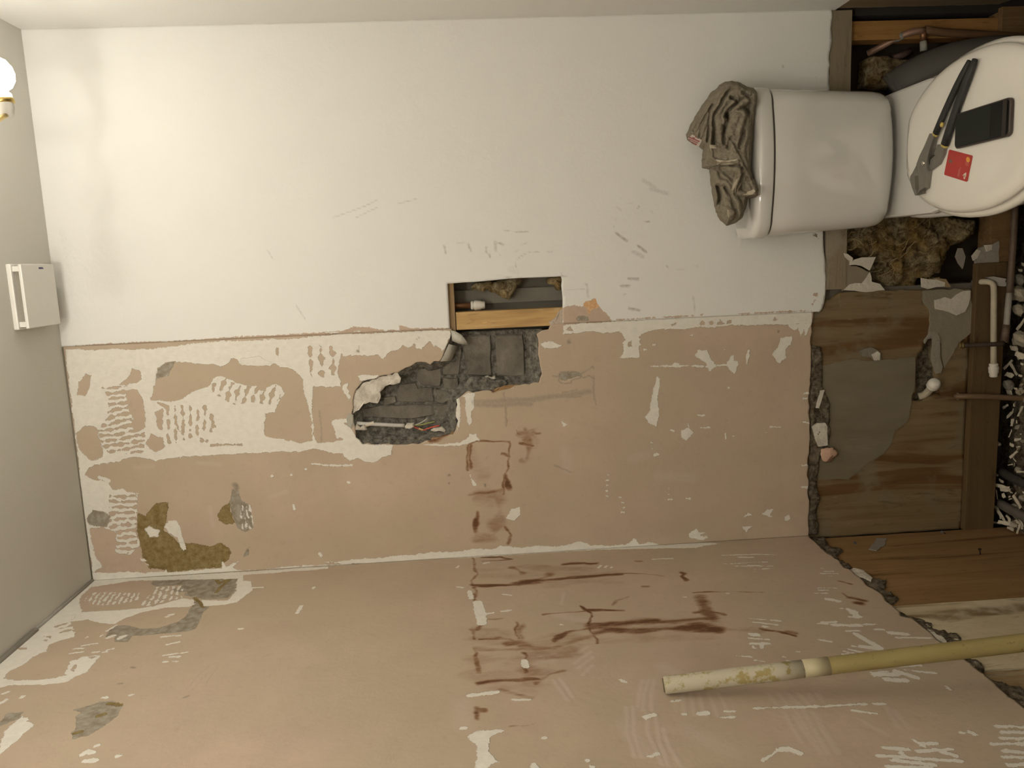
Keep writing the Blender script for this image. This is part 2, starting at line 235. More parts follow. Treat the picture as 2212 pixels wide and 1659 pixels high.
# ------------------------------------------------------------------ traced marks: surface channel op frame [numbers] points
# op '+' outline added, '-' outline cut out, 's' stroke (width), 'c+'/'c-' comb of trowel teeth (slope, period, share), soft channels take a strength
MARKS = '''
b white + A : 60,165 600,160 1000,112 1500,95 1896,55 1900,200 1830,190 1805,310 1830,400 1650,400 1640,480 1650,700 1680,760 1900,740 1900,850 1650,800 1560,815 1290,825 780,852 640,880 540,850 480,850 400,885 330,890 250,900 215,925 190,965 240,1000 290,1000 330,1010 370,1060 430,1050 460,1075 530,1080 520,1150 525,1250 515,1350 540,1400 520,1440 480,1475 380,1465 390,1400 385,1330 300,1300 215,1310 235,1400 250,1480 300,1550 250,1590 235,1590 200,1340 180,1200 120,650
b white - A : 610,490 640,350 710,330 740,270 780,240 870,245 960,265 1020,262 1060,275 1110,250 1120,215 1150,220 1190,260 1280,270 1370,265 1400,250 1440,275 1500,285 1550,320 1585,350 1590,440 1600,470 1630,560 1640,690 1640,750 1570,765 1500,745 1350,720 1335,700 1340,570 1400,565 1430,500 1470,440 1450,400 1400,380 1320,430 1280,400 1150,375 1100,345 1060,330 1010,345 1000,380 970,400 890,430 800,480 740,495 670,490
b white c- A -2.6 56 .34 : 1000,370 1060,340 1150,380 1290,400 1440,390 1440,470 1390,520 1250,500 1150,520 1000,440
b white c- A 14 46 .22 : 700,520 960,520 1000,690 720,780
b white c- A 30 70 .28 : 1600,140 1800,140 1800,330 1640,340
b white - A : 135,450 150,370 190,320 225,330 220,380 195,460
b white - A : 410,385 470,340 490,290 545,295 550,350 520,375 440,390
b white - A : 450,440 470,410 520,420 560,490 580,600 570,640 580,660 510,690 485,650 500,610 470,550
b white - A : 135,700 190,650 260,660 280,740 300,800 300,850 240,875 190,850 150,800
b white - A : 580,770 610,700 690,730 700,790 640,825
b white - A : 640,570 690,540 680,680 650,660
b white - A : 655,505 700,505 725,530 720,560 690,530
b white - A : 763,610 790,650 792,690 770,650
b white - A : 812,610 830,650 825,712 808,700
b white - A : 990,575 1010,580 1022,660 1002,668
b white - A : 918,742 932,728 948,745 930,762
b white - A : 955,748 968,736 980,748 968,760
b white - A : 990,768 1200,766 1200,780 990,780
b white - A : 1410,155 1428,155 1425,205 1412,195
b white c- A -.2 38 .48 : 300,400 470,395 480,560 500,640 560,650 575,760 560,822 350,830 290,780 270,680 330,600 340,480
b white c- A -.06 38 .42 : 350,1085 515,1070 520,1200 520,1460 390,1470 390,1330 340,1300 340,1180
b white s A 22 : 280,985 340,1000
b white + A : 1760,620 1900,590 1900,740 1800,730 1790,690
b white - A : 1845,630 1905,640 1905,700 1850,690
b white - A : 1650,820 1900,830 1900,880 1640,880
b white s A 14 : 1640,895 1750,905 1900,905
b white s A 16 : 1380,970 1384,972 ; 1505,968 1508,968 ; 1520,1160 1530,1185 ; 1870,1015 1878,1015 ; 1600,930 1606,930
b white + A : 1675,1470 1690,1462 1705,1480 1690,1495
b white + G : 0,600 860,562 860,620 830,680 800,735 745,690 720,715 700,650 660,675 630,715 580,712 572,655 555,690 520,705 480,690 440,725 390,730 350,762 325,795 280,762 200,768 70,768 0,770
b white + G : 0,1010 40,985 45,1035 70,1100 50,1130 30,1080 0,1050
b white + G : 110,920 290,925 280,945 150,975
b white + G : 0,1310 60,1330 100,1400 160,1470 400,1480 390,1560 330,1570 240,1625 180,1610 130,1590 60,1600 0,1560
b white + G : 640,1480 940,1458 1000,1420 1010,1390 1060,1390 1095,1440 1050,1452 940,1488 700,1485
b white + G : 960,1090 1000,1065 1050,1070 1045,1200 1030,1215 1030,1310 1000,1325 985,1230 980,1130
b white + G : 900,1110 930,1100 940,1210 935,1330 915,1370 905,1250
b white + G : 1575,680 1610,655 1700,660 1745,690 1700,715 1620,705
b white + D : 60,1150 460,1122 1100,1085 2112,1038 2112,1140 1900,1150 1690,1150 1400,1160 1120,1180 860,1190 790,1195 720,1220 690,1250 720,1270 690,1290 715,1310 690,1330 690,1420 530,1425 560,1360 555,1290 580,1270 550,1240 520,1210 400,1215 300,1205 180,1218 65,1222
b white - D : 1175,1152 1215,1115 1228,1152
b white - D : 1255,1130 1290,1110 1305,1140 1270,1150
b white - D : 1328,1142 1355,1110 1388,1142
b white - D : 1405,1118 1452,1110 1448,1142 1412,1142
b white - D : 88,1192 120,1158 145,1202
b white - D : 1790,1118 1810,1090 1835,1108 1810,1122
b white - D : 935,1157 1000,1128 985,1152
b white - D : 595,1300 630,1285 630,1330 600,1330
b white + E : 1455,180 1480,150 1530,155 1550,200 1590,245 1570,260 1545,275 1520,225
b white + E : 1175,245 1300,238 1500,240 1700,232 1715,245 1500,250 1300,251
b white + E : 1310,240 1340,228 1370,232 1370,248
b white + E : 1645,240 1660,190 1690,175 1685,210 1715,215 1710,250 1690,295 1670,270
b white + E : 1755,190 1775,140 1780,190 1765,230
b white + E : 1910,175 1950,130 1960,80 2030,70 2020,120 1985,150 1990,200 1945,230
b white + E : 2000,-5 2140,-5 2125,40 2105,75 2095,30 2080,70 2060,25 2040,35 2010,20
b white + E : 1238,305 1256,320 1245,440 1250,500 1238,600 1190,580 1165,540 1195,510 1215,400
b white + E : 1380,620 1420,600 1450,635 1410,680 1380,660
b white + E : 680,570 720,585 690,600
b white + E : 1215,752 1260,752 1258,770 1220,768
b white + E : 355,1130 390,1080 440,1068 440,1110 410,1150
b white + E : 145,860 190,940 170,945 150,890
b white s E 9 : 945,880 960,880 ; 945,910 955,912 ; 945,940 955,942 ; 945,972 950,972 ; 945,1000 950,1002 ; 1305,958 1312,958 ; 1305,990 1312,990 ; 1308,1020 1325,1020 ; 1405,1018 1435,1018 ; 1018,1010 1030,1010 ; 1035,1040 1050,1042 ; 1040,1070 1052,1070 ; 1030,1100 1048,1098 ; 1205,690 1215,692 ; 1208,725 1218,727 ; 1480,530 1520,531 ; 1495,605 1545,600 ; 1640,640 1642,668 ; 1670,652 1685,655 ; 1865,635 1890,632 ; 1320,617 1340,620 ; 1420,580 1425,600 ; 1165,150 1180,150 ; 1220,120 1232,120 ; 1430,62 1445,62 ; 1630,150 1645,150 ; 1655,372 1662,375 ; 1900,598 1960,600
b white s E 14 : 2098,405 2125,405 ; 2095,432 2115,432 ; 2092,572 2120,575 ; 2090,822 2120,824 ; 2085,950 2118,952
b white + E : 1855,1105 1880,1080 1920,1080 1900,1110 1920,1130 1890,1120
b white + E : 1980,1120 2010,1110 2015,1140 1985,1155
b white + E : 1735,1135 1770,1100 1795,1115 1760,1122
b white + E : 1735,1180 1795,1178 1760,1215
b white + E : 1420,1220 1470,1190 1480,1210 1535,1212 1490,1230 1545,1243 1500,1262 1430,1245
b white + E : -700,1390 0,1325 100,1325 180,1310 300,1308 320,1290 400,1300 700,1290 800,1268 860,1288 980,1290 1060,1283 1110,1248 1140,1280 1200,1270 1240,1290 1400,1283 1620,1270 1620,1320 0,1420
b white + A : 230,1590 500,1588 700,1590 705,1560 720,1592 900,1575 1060,1560 1070,1500 1090,1555 1190,1510 1130,1560 1200,1580 1640,1540 1660,1550 1896,1525 1896,1600 230,1660
b white + A : 545,1500 570,1495 580,1515 552,1518
b white + A : 570,1530 605,1538 600,1545 575,1540
b grey + A : 640,350 655,285 715,248 772,240 720,330
b grey + A : 1180,222 1300,205 1380,245 1300,268 1200,262
b grey + A : 195,1250 240,1190 310,1200 350,1230 330,1300 210,1290
b grey + A : 1110,1150 1130,1060 1160,1060 1190,1130 1250,1160 1265,1300 1215,1335 1160,1300 1150,1270
b grey + A : 1220,1440 1240,1425 1240,1470 1200,1490
b white - A : 640,350 655,285 715,248 772,240 720,330
b white - A : 195,1250 240,1190 310,1200 350,1230 330,1300 210,1290
b white c+ A 8 22 .3 : 1190,1150 1255,1160 1265,1300 1215,1330 1180,1290
b olive + A : 530,1210 580,1225 640,1150 720,1140 725,1165 710,1250 690,1320 740,1350 790,1400 920,1410 1000,1420 1060,1400 1110,1430 1130,1470 1100,1510 1050,1560 900,1570 740,1590 600,1560 560,1500 545,1420 520,1330 525,1240
b olive + A : 1040,1215 1070,1165 1110,1150 1150,1270 1100,1280 1050,1260
b tan + A : 320,1570 350,1520 430,1490 545,1480 570,1540 480,1610 330,1610
b white + A : 570,1310 600,1290 665,1325 650,1360 600,1365
b white + A : 695,1300 720,1260 770,1255 800,1300 815,1370 840,1450 810,1450 780,1370 720,1335
b olive - A : 570,1310 600,1290 665,1325 650,1360 600,1365
b smudge s A 40 .9 : 1150,1028 1156,1044
b smudge s A 20 .55 : 1145,1105 1165,1090
b smudge s G 26 1 : 122,735 128,737
b smudge s G 12 .6 : 130,730 135,690 ; 590,630 596,640 ; 608,622 612,626
b smudge s E 18 1 : 724,104 728,106
b smudge s E 26 .45 : 720,110 732,90
b smudge s E 16 1 : 1944,47 1946,49
b smudge s E 12 .9 : 26,929 27,930 ; 20,885 32,882 ; 235,935 236,945
b smudge s E 34 .5 : 170,455 500,440 850,395 ; 190,475 500,465
b smudge s E 14 .5 : 500,435 800,420 ; 640,825 740,865 ; 865,300 880,470 ; 350,400 360,590 ; 690,395 770,385
b smudge s E 8 .75 : 668,295 680,280 780,278 800,300 795,316 740,330 735,345 680,345 668,325 668,295 ; 636,303 666,302 ; 800,290 865,243 870,260 ; 780,300 810,315 840,300 ; 845,300 870,320
b smudge s E 40 .16 : 740,560 950,620 ; 740,700 860,720 ; 1340,890 1450,900 ; 1500,650 1700,640
b smudge s A 16 .4 : 1690,560 1705,750
b grey + E : 672,290 690,282 780,282 795,300 735,322 680,325
b tone s E 26 .7 : 690,300 730,318 780,296
b stain s E 16 .62 : 130,850 138,700 180,668 280,668 368,690 372,800 345,920 350,1000
b stain s E 30 .55 : 160,1000 340,970
b stain s E 90 .36 : 190,1010 320,1000 300,1240 200,1250
b stain s E 34 .85 : 180,1100 185,1200
b stain s E 20 .62 : 350,1190 395,1240 370,1285 ; 150,700 150,840 ; 330,765 375,765
b stain s E 34 .8 : 360,880 375,960
b stain s E 50 .48 : 440,640 520,640 ; 480,610 485,780 ; 450,780 470,790
b stain s E 12 .85 : 430,700 510,698
b stain s E 10 .6 : 415,620 425,640 ; 540,650 565,650
b stain s G 50 .75 : 720,1430 840,1400 890,1380
b stain s G 34 .7 : 1210,1050 1290,1020 1400,1005
b stain s E 8 .3 : 350,380 360,600
b tone s E 60 .5 : 700,740 720,850 ; 1250,880 1450,900 ; 1100,780 1180,760
b tone s A 30 .5 : 910,890 1050,900 ; 1370,1110 1480,1070 ; 510,920 620,910 ; 985,1170 1010,1290
r tan + M : -150,250 0,232 300,218 600,205 850,185 1100,175 1380,160 1500,150 1560,125 1620,125 1720,145 1830,145 1836,115 1890,135 2140,135 2140,152 1840,157 1560,167 1250,187 1040,207 850,207 600,227 330,242 130,258 -150,290
r white + M : 1375,168 1400,160 1480,158 1440,166
r white + M : 1540,157 1580,146 1600,157
r tan + D : 55,1010 90,1000 160,990 220,1000 250,960 300,940 322,922 342,960 370,1020 420,1060 470,1124 60,1160
r orange + D : 225,985 262,955 305,942 322,925 342,960 362,1005 345,1020 260,1022
r orange s D 16 : 280,1000 275,1060
r grey + D : 170,1100 185,1080 230,1078 275,1090 272,1118 170,1118
r tan s D 9 : 460,1112 700,1098 1000,1082 1100,1075 1230,1066 ; 1500,1062 1900,1042 2110,1036
r tan + D : 2105,905 2140,880 2160,878 2158,920 2130,912
r tan s D 20 : 2112,985 2138,950
r grey + D : 2110,400 2150,395 2165,440 2145,430
r smudge s D 24 .6 : 500,395 585,460 ; 680,500 745,550 ; 540,830 605,828 ; 605,1015 690,1030 ; 600,770 680,772
r smudge s D 40 .3 : 780,30 920,70 ; 640,550 720,590 ; 720,-40 820,20
r smudge s D 14 .6 : 675,190 690,175 ; 735,305 775,300 ; 915,665 925,680 ; 555,905 575,900 ; 480,335 488,333
r smudge s D 26 .22 : 500,180 540,210 ; 490,270 495,290 ; 600,150 625,150 ; 790,215 795,230 ; 1140,665 1170,670 ; 1000,695 1060,695
r smudge s D 18 .4 : 1135,920 1145,1040
r smudge s D 9 .6 : 70,857 240,852
r smudge s D 22 .35 : 250,810 265,850 ; 262,860 268,920
r smudge s K 20 .5 : 150,500 165,560 ; 350,490 370,540 ; 500,510 495,550 ; 570,460 575,540 ; 600,475 640,490 ; 520,570 528,590
r smudge s K 10 .5 : 750,610 800,575 870,545 930,550 ; 745,630 740,670 ; 640,372 750,385 840,382 ; 610,575 620,570 ; 440,590 450,595
r smudge s K 20 .28 : 260,480 320,470 ; 790,490 830,475 ; 740,550 760,535 ; 1000,550 1040,550
r smudge s K 80 .16 : 700,690 750,720
r smudge s K 6 .7 : 590,750 800,768 ; 1120,725 1120,760 ; 1085,752 1165,752 ; 690,755 690,780
r smudge s p 4 .35 : 720,470 760,456 800,440 815,432 ; 770,470 815,448 ; 860,440 900,430 ; 640,660 660,690 ; 578,540 590,560
r smudge s p 30 .07 : 150,470 140,580 ; 300,300 420,260
r smudge s p 26 .12 : 135,500 150,600 152,640
r smudge s p 3 1 : 1690,143 1690,146
l white + B : 600,215 620,160 1000,150 1500,120 1650,112 2212,75 2240,75 2240,92 2212,92 1660,133 1640,158 900,172 640,215
l white + B : -40,760 340,430 620,190 640,200 560,270 540,330 560,385 480,450 520,555 400,580 330,610 320,655 230,690 150,750 60,790 30,840 100,850 250,850 380,835 500,800 590,800 500,830 480,860 300,882 60,885 -40,915
l white c- B -.3 26 .3 : 360,480 480,450 700,440 690,455 520,500 420,540
l white + B : 560,385 850,370 1060,345 1250,290 1320,300 1325,340 1290,350 1130,355 960,390 850,430 780,470 690,460 600,440 480,450
l white + B : 1370,305 1560,305 1610,240 1620,160 1660,130 1660,170 1720,175 1720,240 1620,320 1500,340 1390,345
l white s B 14 : 1720,220 1795,217
l white + B : 460,760 480,720 540,705 560,690 690,680 640,740 600,790 500,820 440,810
l white - B : 610,695 650,685 670,692 630,705
l white - B : 480,780 510,745 525,750 500,790
l white - B : 115,630 185,628 180,642 130,642
l white - B : 280,578 320,575 320,590 ; 300,552 350,550 345,566
l white c+ B -1.6 34 .42 : 570,300 640,250 960,255 940,300 860,330 620,340
l white c+ B -2.2 40 .42 : 960,340 1060,215 1250,205 1240,290 1000,345
l white s B 12 : 480,668 570,655 ; 500,636 565,635 ; 560,615 660,600 ; 730,515 795,475 ; 1100,555 1230,545 ; 1110,682 1280,660 ; 1160,692 1230,690 ; 1140,607 1220,590 ; 1115,728 1140,726 ; 1180,722 1205,722 ; 590,562 600,555 ; 690,550 700,545 ; 730,645 770,635 ; 630,662 670,660 ; 700,660 730,658
l white s B 16 : 700,968 730,968 ; 890,952 920,946 ; 20,945 55,930 ; 0,1010 45,985 ; 145,970 160,960 ; 1150,408 1180,402 ; 1130,420 1145,418 ; 2025,395 2060,345 ; 2135,225 2150,215 ; 800,1370 815,1368 ; 660,1297 670,1295 ; 1635,500 1650,500
l white s B 22 : 565,1358 600,1340 640,1345 ; 570,1405 650,1400 ; 595,1340 620,1345
l white + B : -40,1390 40,1190 150,1095 195,1115 185,1130 237,1150 150,1240 60,1310 -40,1390
l grey + B : 1030,190 1040,175 1640,120 1610,230 1560,290 1400,300 1260,270 1280,250 1150,245 1250,200 1060,210
l olive s B 18 : 1480,250 1500,220 1600,140 ; 1330,290 1390,350 ; 1480,170 1500,190 1560,160
l grey + B : 1320,310 1380,330 1430,350 1380,400 1340,500 1270,520 1100,535 900,550 880,590 790,590 780,550 740,560 720,570 740,510 800,480 880,475 960,500 1080,495 1220,450 1290,390
l white s B 24 : 740,560 780,545 ; 820,565 850,550
l grey + B : 475,1225 520,1170 520,1100 560,1075 500,1055 680,1000 770,990 830,1025 800,1100 700,1170 600,1230 510,1250
l olive s B 20 : 670,1095 710,1085 ; 510,1215 550,1205 ; 740,1010 820,1020
l grey + B : -40,1180 0,1130 50,1080 160,1070 130,1110 0,1165
l smudge s B 12 .8 : 1260,970 1285,960 ; 900,762 925,765 ; 810,878 830,878
l smudge s B 5 .5 : 1255,925 1430,745 ; 1290,935 1430,790 ; 1395,900 1490,745
l smudge s B 8 .25 : 1840,830 1845,800 ; 1900,790 1920,710 ; 2050,1210 2100,1170
l white + C : 0,135 200,118 400,98 480,108 700,95 780,72 850,62 880,78 1000,78 1060,72 1140,40 1170,70 1210,62 1240,76 1460,58 1650,66 1500,92 900,104 500,127 200,147 0,157
l white + C : 140,1215 200,1180 370,1180 280,1220 265,1310 320,1370 270,1390 250,1420 180,1420 190,1350 200,1280
l white + C : 510,1420 520,1370 545,1375 570,1420
l white s C 10 : 1250,160 1360,155 ; 1345,1010 1410,1002 ; 1850,1050 2020,1045 2212,1043 ; 1900,1362 2000,1300
l white s C 20 : 150,975 320,955 ; 2000,1300 2060,1290 2125,1318 ; 1195,1105 1250,1090 ; 1530,1080 1575,1078 ; 230,545 235,480 ; 150,350 158,395
l white s C 40 : 200,420 225,540
l white s C 12 : 410,1000 510,1000 ; 340,470 400,465 ; 240,490 290,480 ; 1665,1105 1730,1103 ; 1680,1070 1730,1070 ; 920,210 935,198 ; 960,210 970,200 ; 990,212 1000,208 ; 75,210 85,200 ; 80,325 110,328 ; 690,555 700,552 ; 1430,385 1440,385 ; 1430,1087 1440,1085 ; 1225,1340 1240,1335 ; 1265,1325 1280,1320 ; 855,1360 860,1365 ; 880,1400 884,1410 ; 595,1225 600,1228 ; 100,1168 125,1168 ; 240,185 265,180 ; 355,370 395,375 ; 1055,880 1080,895
l white s C 26 : 478,770 490,800
l white s S 12 : 20,212 540,185 ; 160,236 610,236 ; 360,275 570,268 ; 350,308 400,304 ; 210,315 245,315 ; 1200,298 1330,300 ; 1150,497 1360,500 ; 1170,262 1200,262 ; 1380,738 1440,742 ; 1260,355 1310,355
l white s S 18 : 0,108 440,95 650,105 ; 330,862 690,892 ; 370,905 660,938 ; 320,1098 555,1116 ; 170,1305 340,1320 ; 400,1362 505,1378 ; 790,1375 930,1388 ; 1185,325 1385,328 ; 1160,525 1275,525 ; 1100,560 1265,562 ; 1190,905 1370,898 ; 1520,1010 1650,1015 ; 1450,1252 1650,1295 ; 1440,1295 1510,1302 ; 1550,1185 1650,1210 ; 1150,1115 1310,1140 ; 730,1318 745,1318 ; 720,1448 775,1450 ; 890,1258 935,1262 ; 60,560 90,560
l white s S 30 : 200,130 360,130 ; 320,230 440,232 ; 330,1045 440,1050 ; 360,1060 440,1070 ; 340,1165 560,1160 ; 370,1190 380,1215 ; 470,1170 480,1215 ; 1200,920 1240,925 ; 500,960 545,965
l white s S 42 : 1260,630 1400,655 ; 1330,938 1460,940 1650,950 ; 1510,750 1560,800 1640,845
l white s T 12 : 390,640 450,660 ; 400,690 480,690 ; 300,740 570,738 ; 380,780 460,778 ; 360,930 480,930 ; 420,880 690,912 ; 205,735 320,720 ; 700,822 930,825 ; 0,975 80,980 ; 540,1050 640,1040 ; 760,1030 950,1050 ; 700,1010 860,1000 ; 0,1268 220,1262 ; 250,1262 510,1247 ; 555,1247 630,1247 ; 410,1288 580,1310 ; 400,900 560,935 ; 560,770 620,770
l white s T 26 : 430,655 445,690 ; 440,800 600,890 ; 480,880 600,890 ; 660,792 760,800 ; 560,1060 700,1060 ; 640,1090 760,1100 ; 700,1040 830,1080
l white s T 16 : 810,1475 880,1520 ; 860,1500 960,1500 ; 620,1530 780,1540 ; 580,1580 1120,1615 ; 670,1610 940,1638 ; 830,1550 1060,1540 ; 650,1652 920,1655 ; 1000,1560 1085,1582 ; 730,1560 760,1590 ; 1350,1390 1540,1400 ; 1380,1430 1540,1430 ; 1370,1470 1540,1470 ; 1320,1505 1540,1505 ; 1390,1550 1540,1560 ; 1390,1590 1540,1592 ; 1420,1640 1540,1640 ; 0,1535 40,1540 90,1565 ; 1110,1435 1130,1435 ; 1180,1430 1200,1440 ; 1030,1140 1045,1155
l stain s C 26 1 : 175,315 440,318
l stain s C 56 .9 : 440,312 560,280 640,255
l stain s C 34 .9 : 560,285 800,265 1050,250
l stain s C 14 .7 : 1050,245 1200,248 1300,262
l stain s C 34 .95 : 710,190 840,180 ; 840,180 920,185
l stain s C 14 .75 : 230,150 330,145 400,158 ; 240,170 390,160
l stain s C 34 .6 : 400,210 460,242
l stain s C 90 .28 : 480,210 900,220
l stain s C 12 .75 : 600,492 700,475 830,472
l stain s C 14 .9 : 820,438 862,490 885,580 905,660
l stain s C 24 .85 : 850,465 1060,468
l stain s C 16 .5 : 1010,440 1040,400 1100,380
l stain s C 60 .8 : 890,560 1050,545 1250,532
l stain s C 34 .75 : 1250,540 1400,530 1560,515
l stain s C 44 .85 : 900,598 1200,585 1560,565
l stain s C 60 .7 : 1540,390 1560,440 1590,510
l stain s C 18 .75 : 1480,482 1560,470 1665,482
l stain s C 66 1 : 1500,560 1640,585
l stain s C 22 .8 : 650,650 730,595 880,568
l stain s C 34 .5 : 190,702 400,700 650,690 ; 640,690 880,610
l stain s C 16 .65 : 185,580 250,520 350,510 ; 430,540 450,630 ; 210,640 330,625 430,640
l stain s C 44 .75 : 380,660 470,640
l stain s C 50 .5 : 470,560 475,680
l stain s C 18 .75 : 460,730 480,780 490,830
l stain s C 90 .4 : 490,760 620,730 760,700 ; 500,820 600,840
l stain s C 100 .26 : 210,750 440,760 ; 220,840 430,850
l stain s C 24 .85 : 190,905 330,885 560,880
l stain s C 24 .55 : 540,900 640,850 700,820 ; 330,950 420,970 520,985
l stain s C 120 .22 : 330,930 500,950 ; 700,640 1600,620 ; 500,300 1000,300
l stain s C 18 .6 : 182,150 182,330 ; 172,330 185,420 ; 185,700 195,830 ; 165,580 175,640
l stain s C 24 .7 : 185,1050 200,1100 ; 200,1060 240,1060
l stain s C 9 .8 : 390,1160 480,1155 540,1135
l stain s C 18 .6 : 1150,172 1180,172 ; 1190,322 1220,320
l stain s C 24 .9 : 1405,240 1430,245 1415,265 1440,285
l stain s C 9 .65 : 1490,355 1700,352 1900,355
l stain s C 40 .3 : 1690,575 1880,580
l stain s C 12 .85 : 1880,575 2000,595 2100,622
l stain s T 18 .8 : 335,458 395,482
l stain s T 34 .85 : 410,565 500,585 ; 450,600 480,605
l stain s T 10 .6 : 350,535 400,560
l stain s T 18 .5 : 0,790 60,800
l stain s C 170 .24 : 200,620 500,650 760,640 ; 250,870 480,900 ; 900,570 1550,560
l stain s C 110 .22 : 220,250 620,260 1000,240
b stain s E 120 .2 : 160,740 330,1200 ; 480,640 500,760
l tone s C 14 .8 : 1190,880 1165,960 1160,1040 ; 1225,880 1195,960 1190,1060 ; 1260,880 1240,960 1240,1060 ; 1090,1040 1095,1200 1140,1340 ; 1130,1040 1135,1200 1180,1340 ; 1210,1080 1220,1200 1300,1380 ; 1260,1080 1290,1250 1340,1390 ; 1310,1170 1350,1290 1420,1400 ; 770,740 860,680 ; 780,780 880,710 ; 800,810 890,740 ; 830,850 890,790 ; 700,430 720,360 ; 650,880 740,1000 ; 690,870 770,980
l tone s C 14 .6 : 1420,960 1440,1080 ; 1470,960 1500,1090 ; 1520,960 1560,1090 ; 1580,960 1640,1100 ; 1640,960 1720,1110 ; 1940,960 1990,1030 ; 2000,960 2060,1030 ; 2060,960 2130,1030 ; 2120,960 2190,1030 ; 2040,1080 2130,1250 ; 2100,1100 2200,1260
l tone s T 20 .6 : 150,1180 170,1230 ; 200,1180 230,1230 ; 60,1290 220,1560 ; 110,1290 260,1560 ; 170,1300 330,1560 ; 640,1260 720,1400 ; 700,1290 780,1400 ; 480,1350 640,1440
l tone s C 50 .7 : 680,490 850,530 ; 530,740 640,750 ; 1310,800 1400,850
l tone s C 60 .4 : 1080,1150 1200,1300 ; 1450,1180 1700,1300 ; 100,1020 120,1150
'''

def seg_d2(P, a, b):
    ab = b-a; t = np.clip(((P-a) @ ab)/(ab @ ab+1e-15), 0, 1); q = a+t[:, None]*ab
    return ((P-q)**2).sum(1), q
def sd_poly(P, poly, near=False):
    """signed distance to an outline, positive inside"""
    n = len(poly); V = np.array(poly, float); best = np.full(len(P), 1e9); ins = np.zeros(len(P), bool); N = np.zeros_like(P) if near else None
    for i in range(n):
        a, b = V[i], V[(i+1) % n]; d, q = seg_d2(P, a, b); m = d < best; best[m] = d[m]
        if near: N[m] = q[m]
        c = (a[1] > P[:, 1]) != (b[1] > P[:, 1])
        if c.any():
            xi = a[0]+(P[:, 1]-a[1])*(b[0]-a[0])/(b[1]-a[1]+1e-15); ins ^= c & (P[:, 0] < xi)
    s = np.where(ins, 1, -1)*np.sqrt(best)
    return (s, N) if near else s
def sd_line(P, line, r):
    V = np.array(line, float); best = np.full(len(P), 1e9)
    for a, b in zip(V, V[1:]): d, _ = seg_d2(P, a, b); best = np.minimum(best, d)
    return r-np.sqrt(best)
def uv_of(surf, fr, s):
    out = []
    for u, v in pts(s):
        p = onX(*px(fr, u, v)) if surf == 'l' else onY(*px(fr, u, v))
        out.append((-p[1], p[2]) if surf == 'l' else (p[0], p[2]))
    return out
PARSED = []
for ln in MARKS.strip().split('\n'):
    hd, pp = ln.split(':'); h = hd.split(); PARSED.append((h[0], h[1], h[2], h[3], [float(x) for x in h[4:]], [q.strip() for q in pp.split(';')]))
SOFT = {'stain', 'smudge', 'tone'}
CH = ['white', 'tan', 'orange', 'grey', 'olive', 'stain', 'smudge', 'tone']
def fill_marks(surf, P):
    """P: (n,2) wall coordinates in metres. Returns channel arrays; hard channels in mm inside the outline"""
    out = {c: np.full(len(P), 0. if c in SOFT else -30.) for c in CH}
    for sf, ch, op, fr, num, lists in PARSED:
        if sf != surf: continue
        for s in lists:
            q = uv_of(surf, fr, s); A = np.array(q)
            mg = .03 if ch not in SOFT else .02
            if op == 's':
                r = num[0]/FR[fr][2]*(0.0017 if surf == 'l' else .00124)/2; mg += r
            m = np.where((P[:, 0] > A[:, 0].min()-mg) & (P[:, 0] < A[:, 0].max()+mg) & (P[:, 1] > A[:, 1].min()-mg) & (P[:, 1] < A[:, 1].max()+mg))[0]
            if not len(m): continue
            Q = P[m]; o = out[ch]
            a1, a2 = Q[:, 0]*61+Q[:, 1]*23, Q[:, 1]*47-Q[:, 0]*29
            wob = np.stack([np.sin(a2*1.3)+.6*np.sin(a1*2.9+1.)+.45*np.sin(a2*6.1+a1*2.), np.sin(a1*1.1+2.)+.6*np.sin(a2*3.3)+.45*np.sin(a1*5.7-a2*2.)], 1)
            if ch == 'stain': Q = Q + np.array([mnoise.noise_vector(Vector((p[0]*17, p[1]*11, 1.5)))[:2] for p in Q])*.012 + np.array([mnoise.noise_vector(Vector((p[0]*60, p[1]*32, 7.5)))[:2] for p in Q])*.0045
            elif surf != 'r': Q = Q + wob*(.0012 if ch == 'smudge' else .0009 if op[0] != 's' else .0005)
            if ch in SOFT:
                rv = r*(.95+.9*np.array([mnoise.noise(Vector((p[0]*26, p[1]*14, 3.))) for p in Q])) if ch == 'stain' else r
                d = sd_line(Q, q, rv); soft = max(r*.9, .0025); v = num[1]*np.clip((d+soft*.5)/(soft*1.2), 0, 1); o[m] = np.maximum(o[m], v); continue
            if op == 's': d = sd_line(Q, q, max(r, .0016))
            else: d = sd_poly(Q, q)
            if op[0] == 'c':
                slope, per, share = num; c0 = (A.min(0)+A.max(0))/2; o0 = s.split()[0].split(','); u0, v0 = float(o0[0]), float(o0[1])
                a = np.array(uv_of(surf, fr, '%f,%f %f,%f' % (u0, v0, u0+20, v0+20*slope)) if abs(slope) < 10 else uv_of(surf, fr, '%f,%f %f,%f' % (u0, v0, u0, v0+20)))
                dr = a[1]-a[0]; dr /= np.linalg.norm(dr); nn = np.array([-dr[1], dr[0]])
                b = np.array(uv_of(surf, fr, '%f,%f %f,%f' % (u0, v0, u0, v0+per) if abs(slope) < 1.2 else '%f,%f %f,%f' % (u0, v0, u0+per, v0))); pm = abs((b[1]-b[0]) @ nn)
                t = (Q-a[0]) @ nn/pm; l = (Q-a[0]) @ dr
                t = t+.10*np.sin(l*38+t*.7)+.05*np.sin(l*95+t*.5)
                st = (share/2-np.abs(t-np.floor(t)-.5))*pm + .10*pm*np.sin(l*150+np.floor(t)*9.) + .07*pm*np.sin(l*330+np.floor(t)*4.)
                d = np.minimum(d, st)
            if op in ('+', 's', 'c+'): o[m] = np.maximum(o[m], d*1000)
            else: o[m] = np.minimum(o[m], -d*1000)
    return out
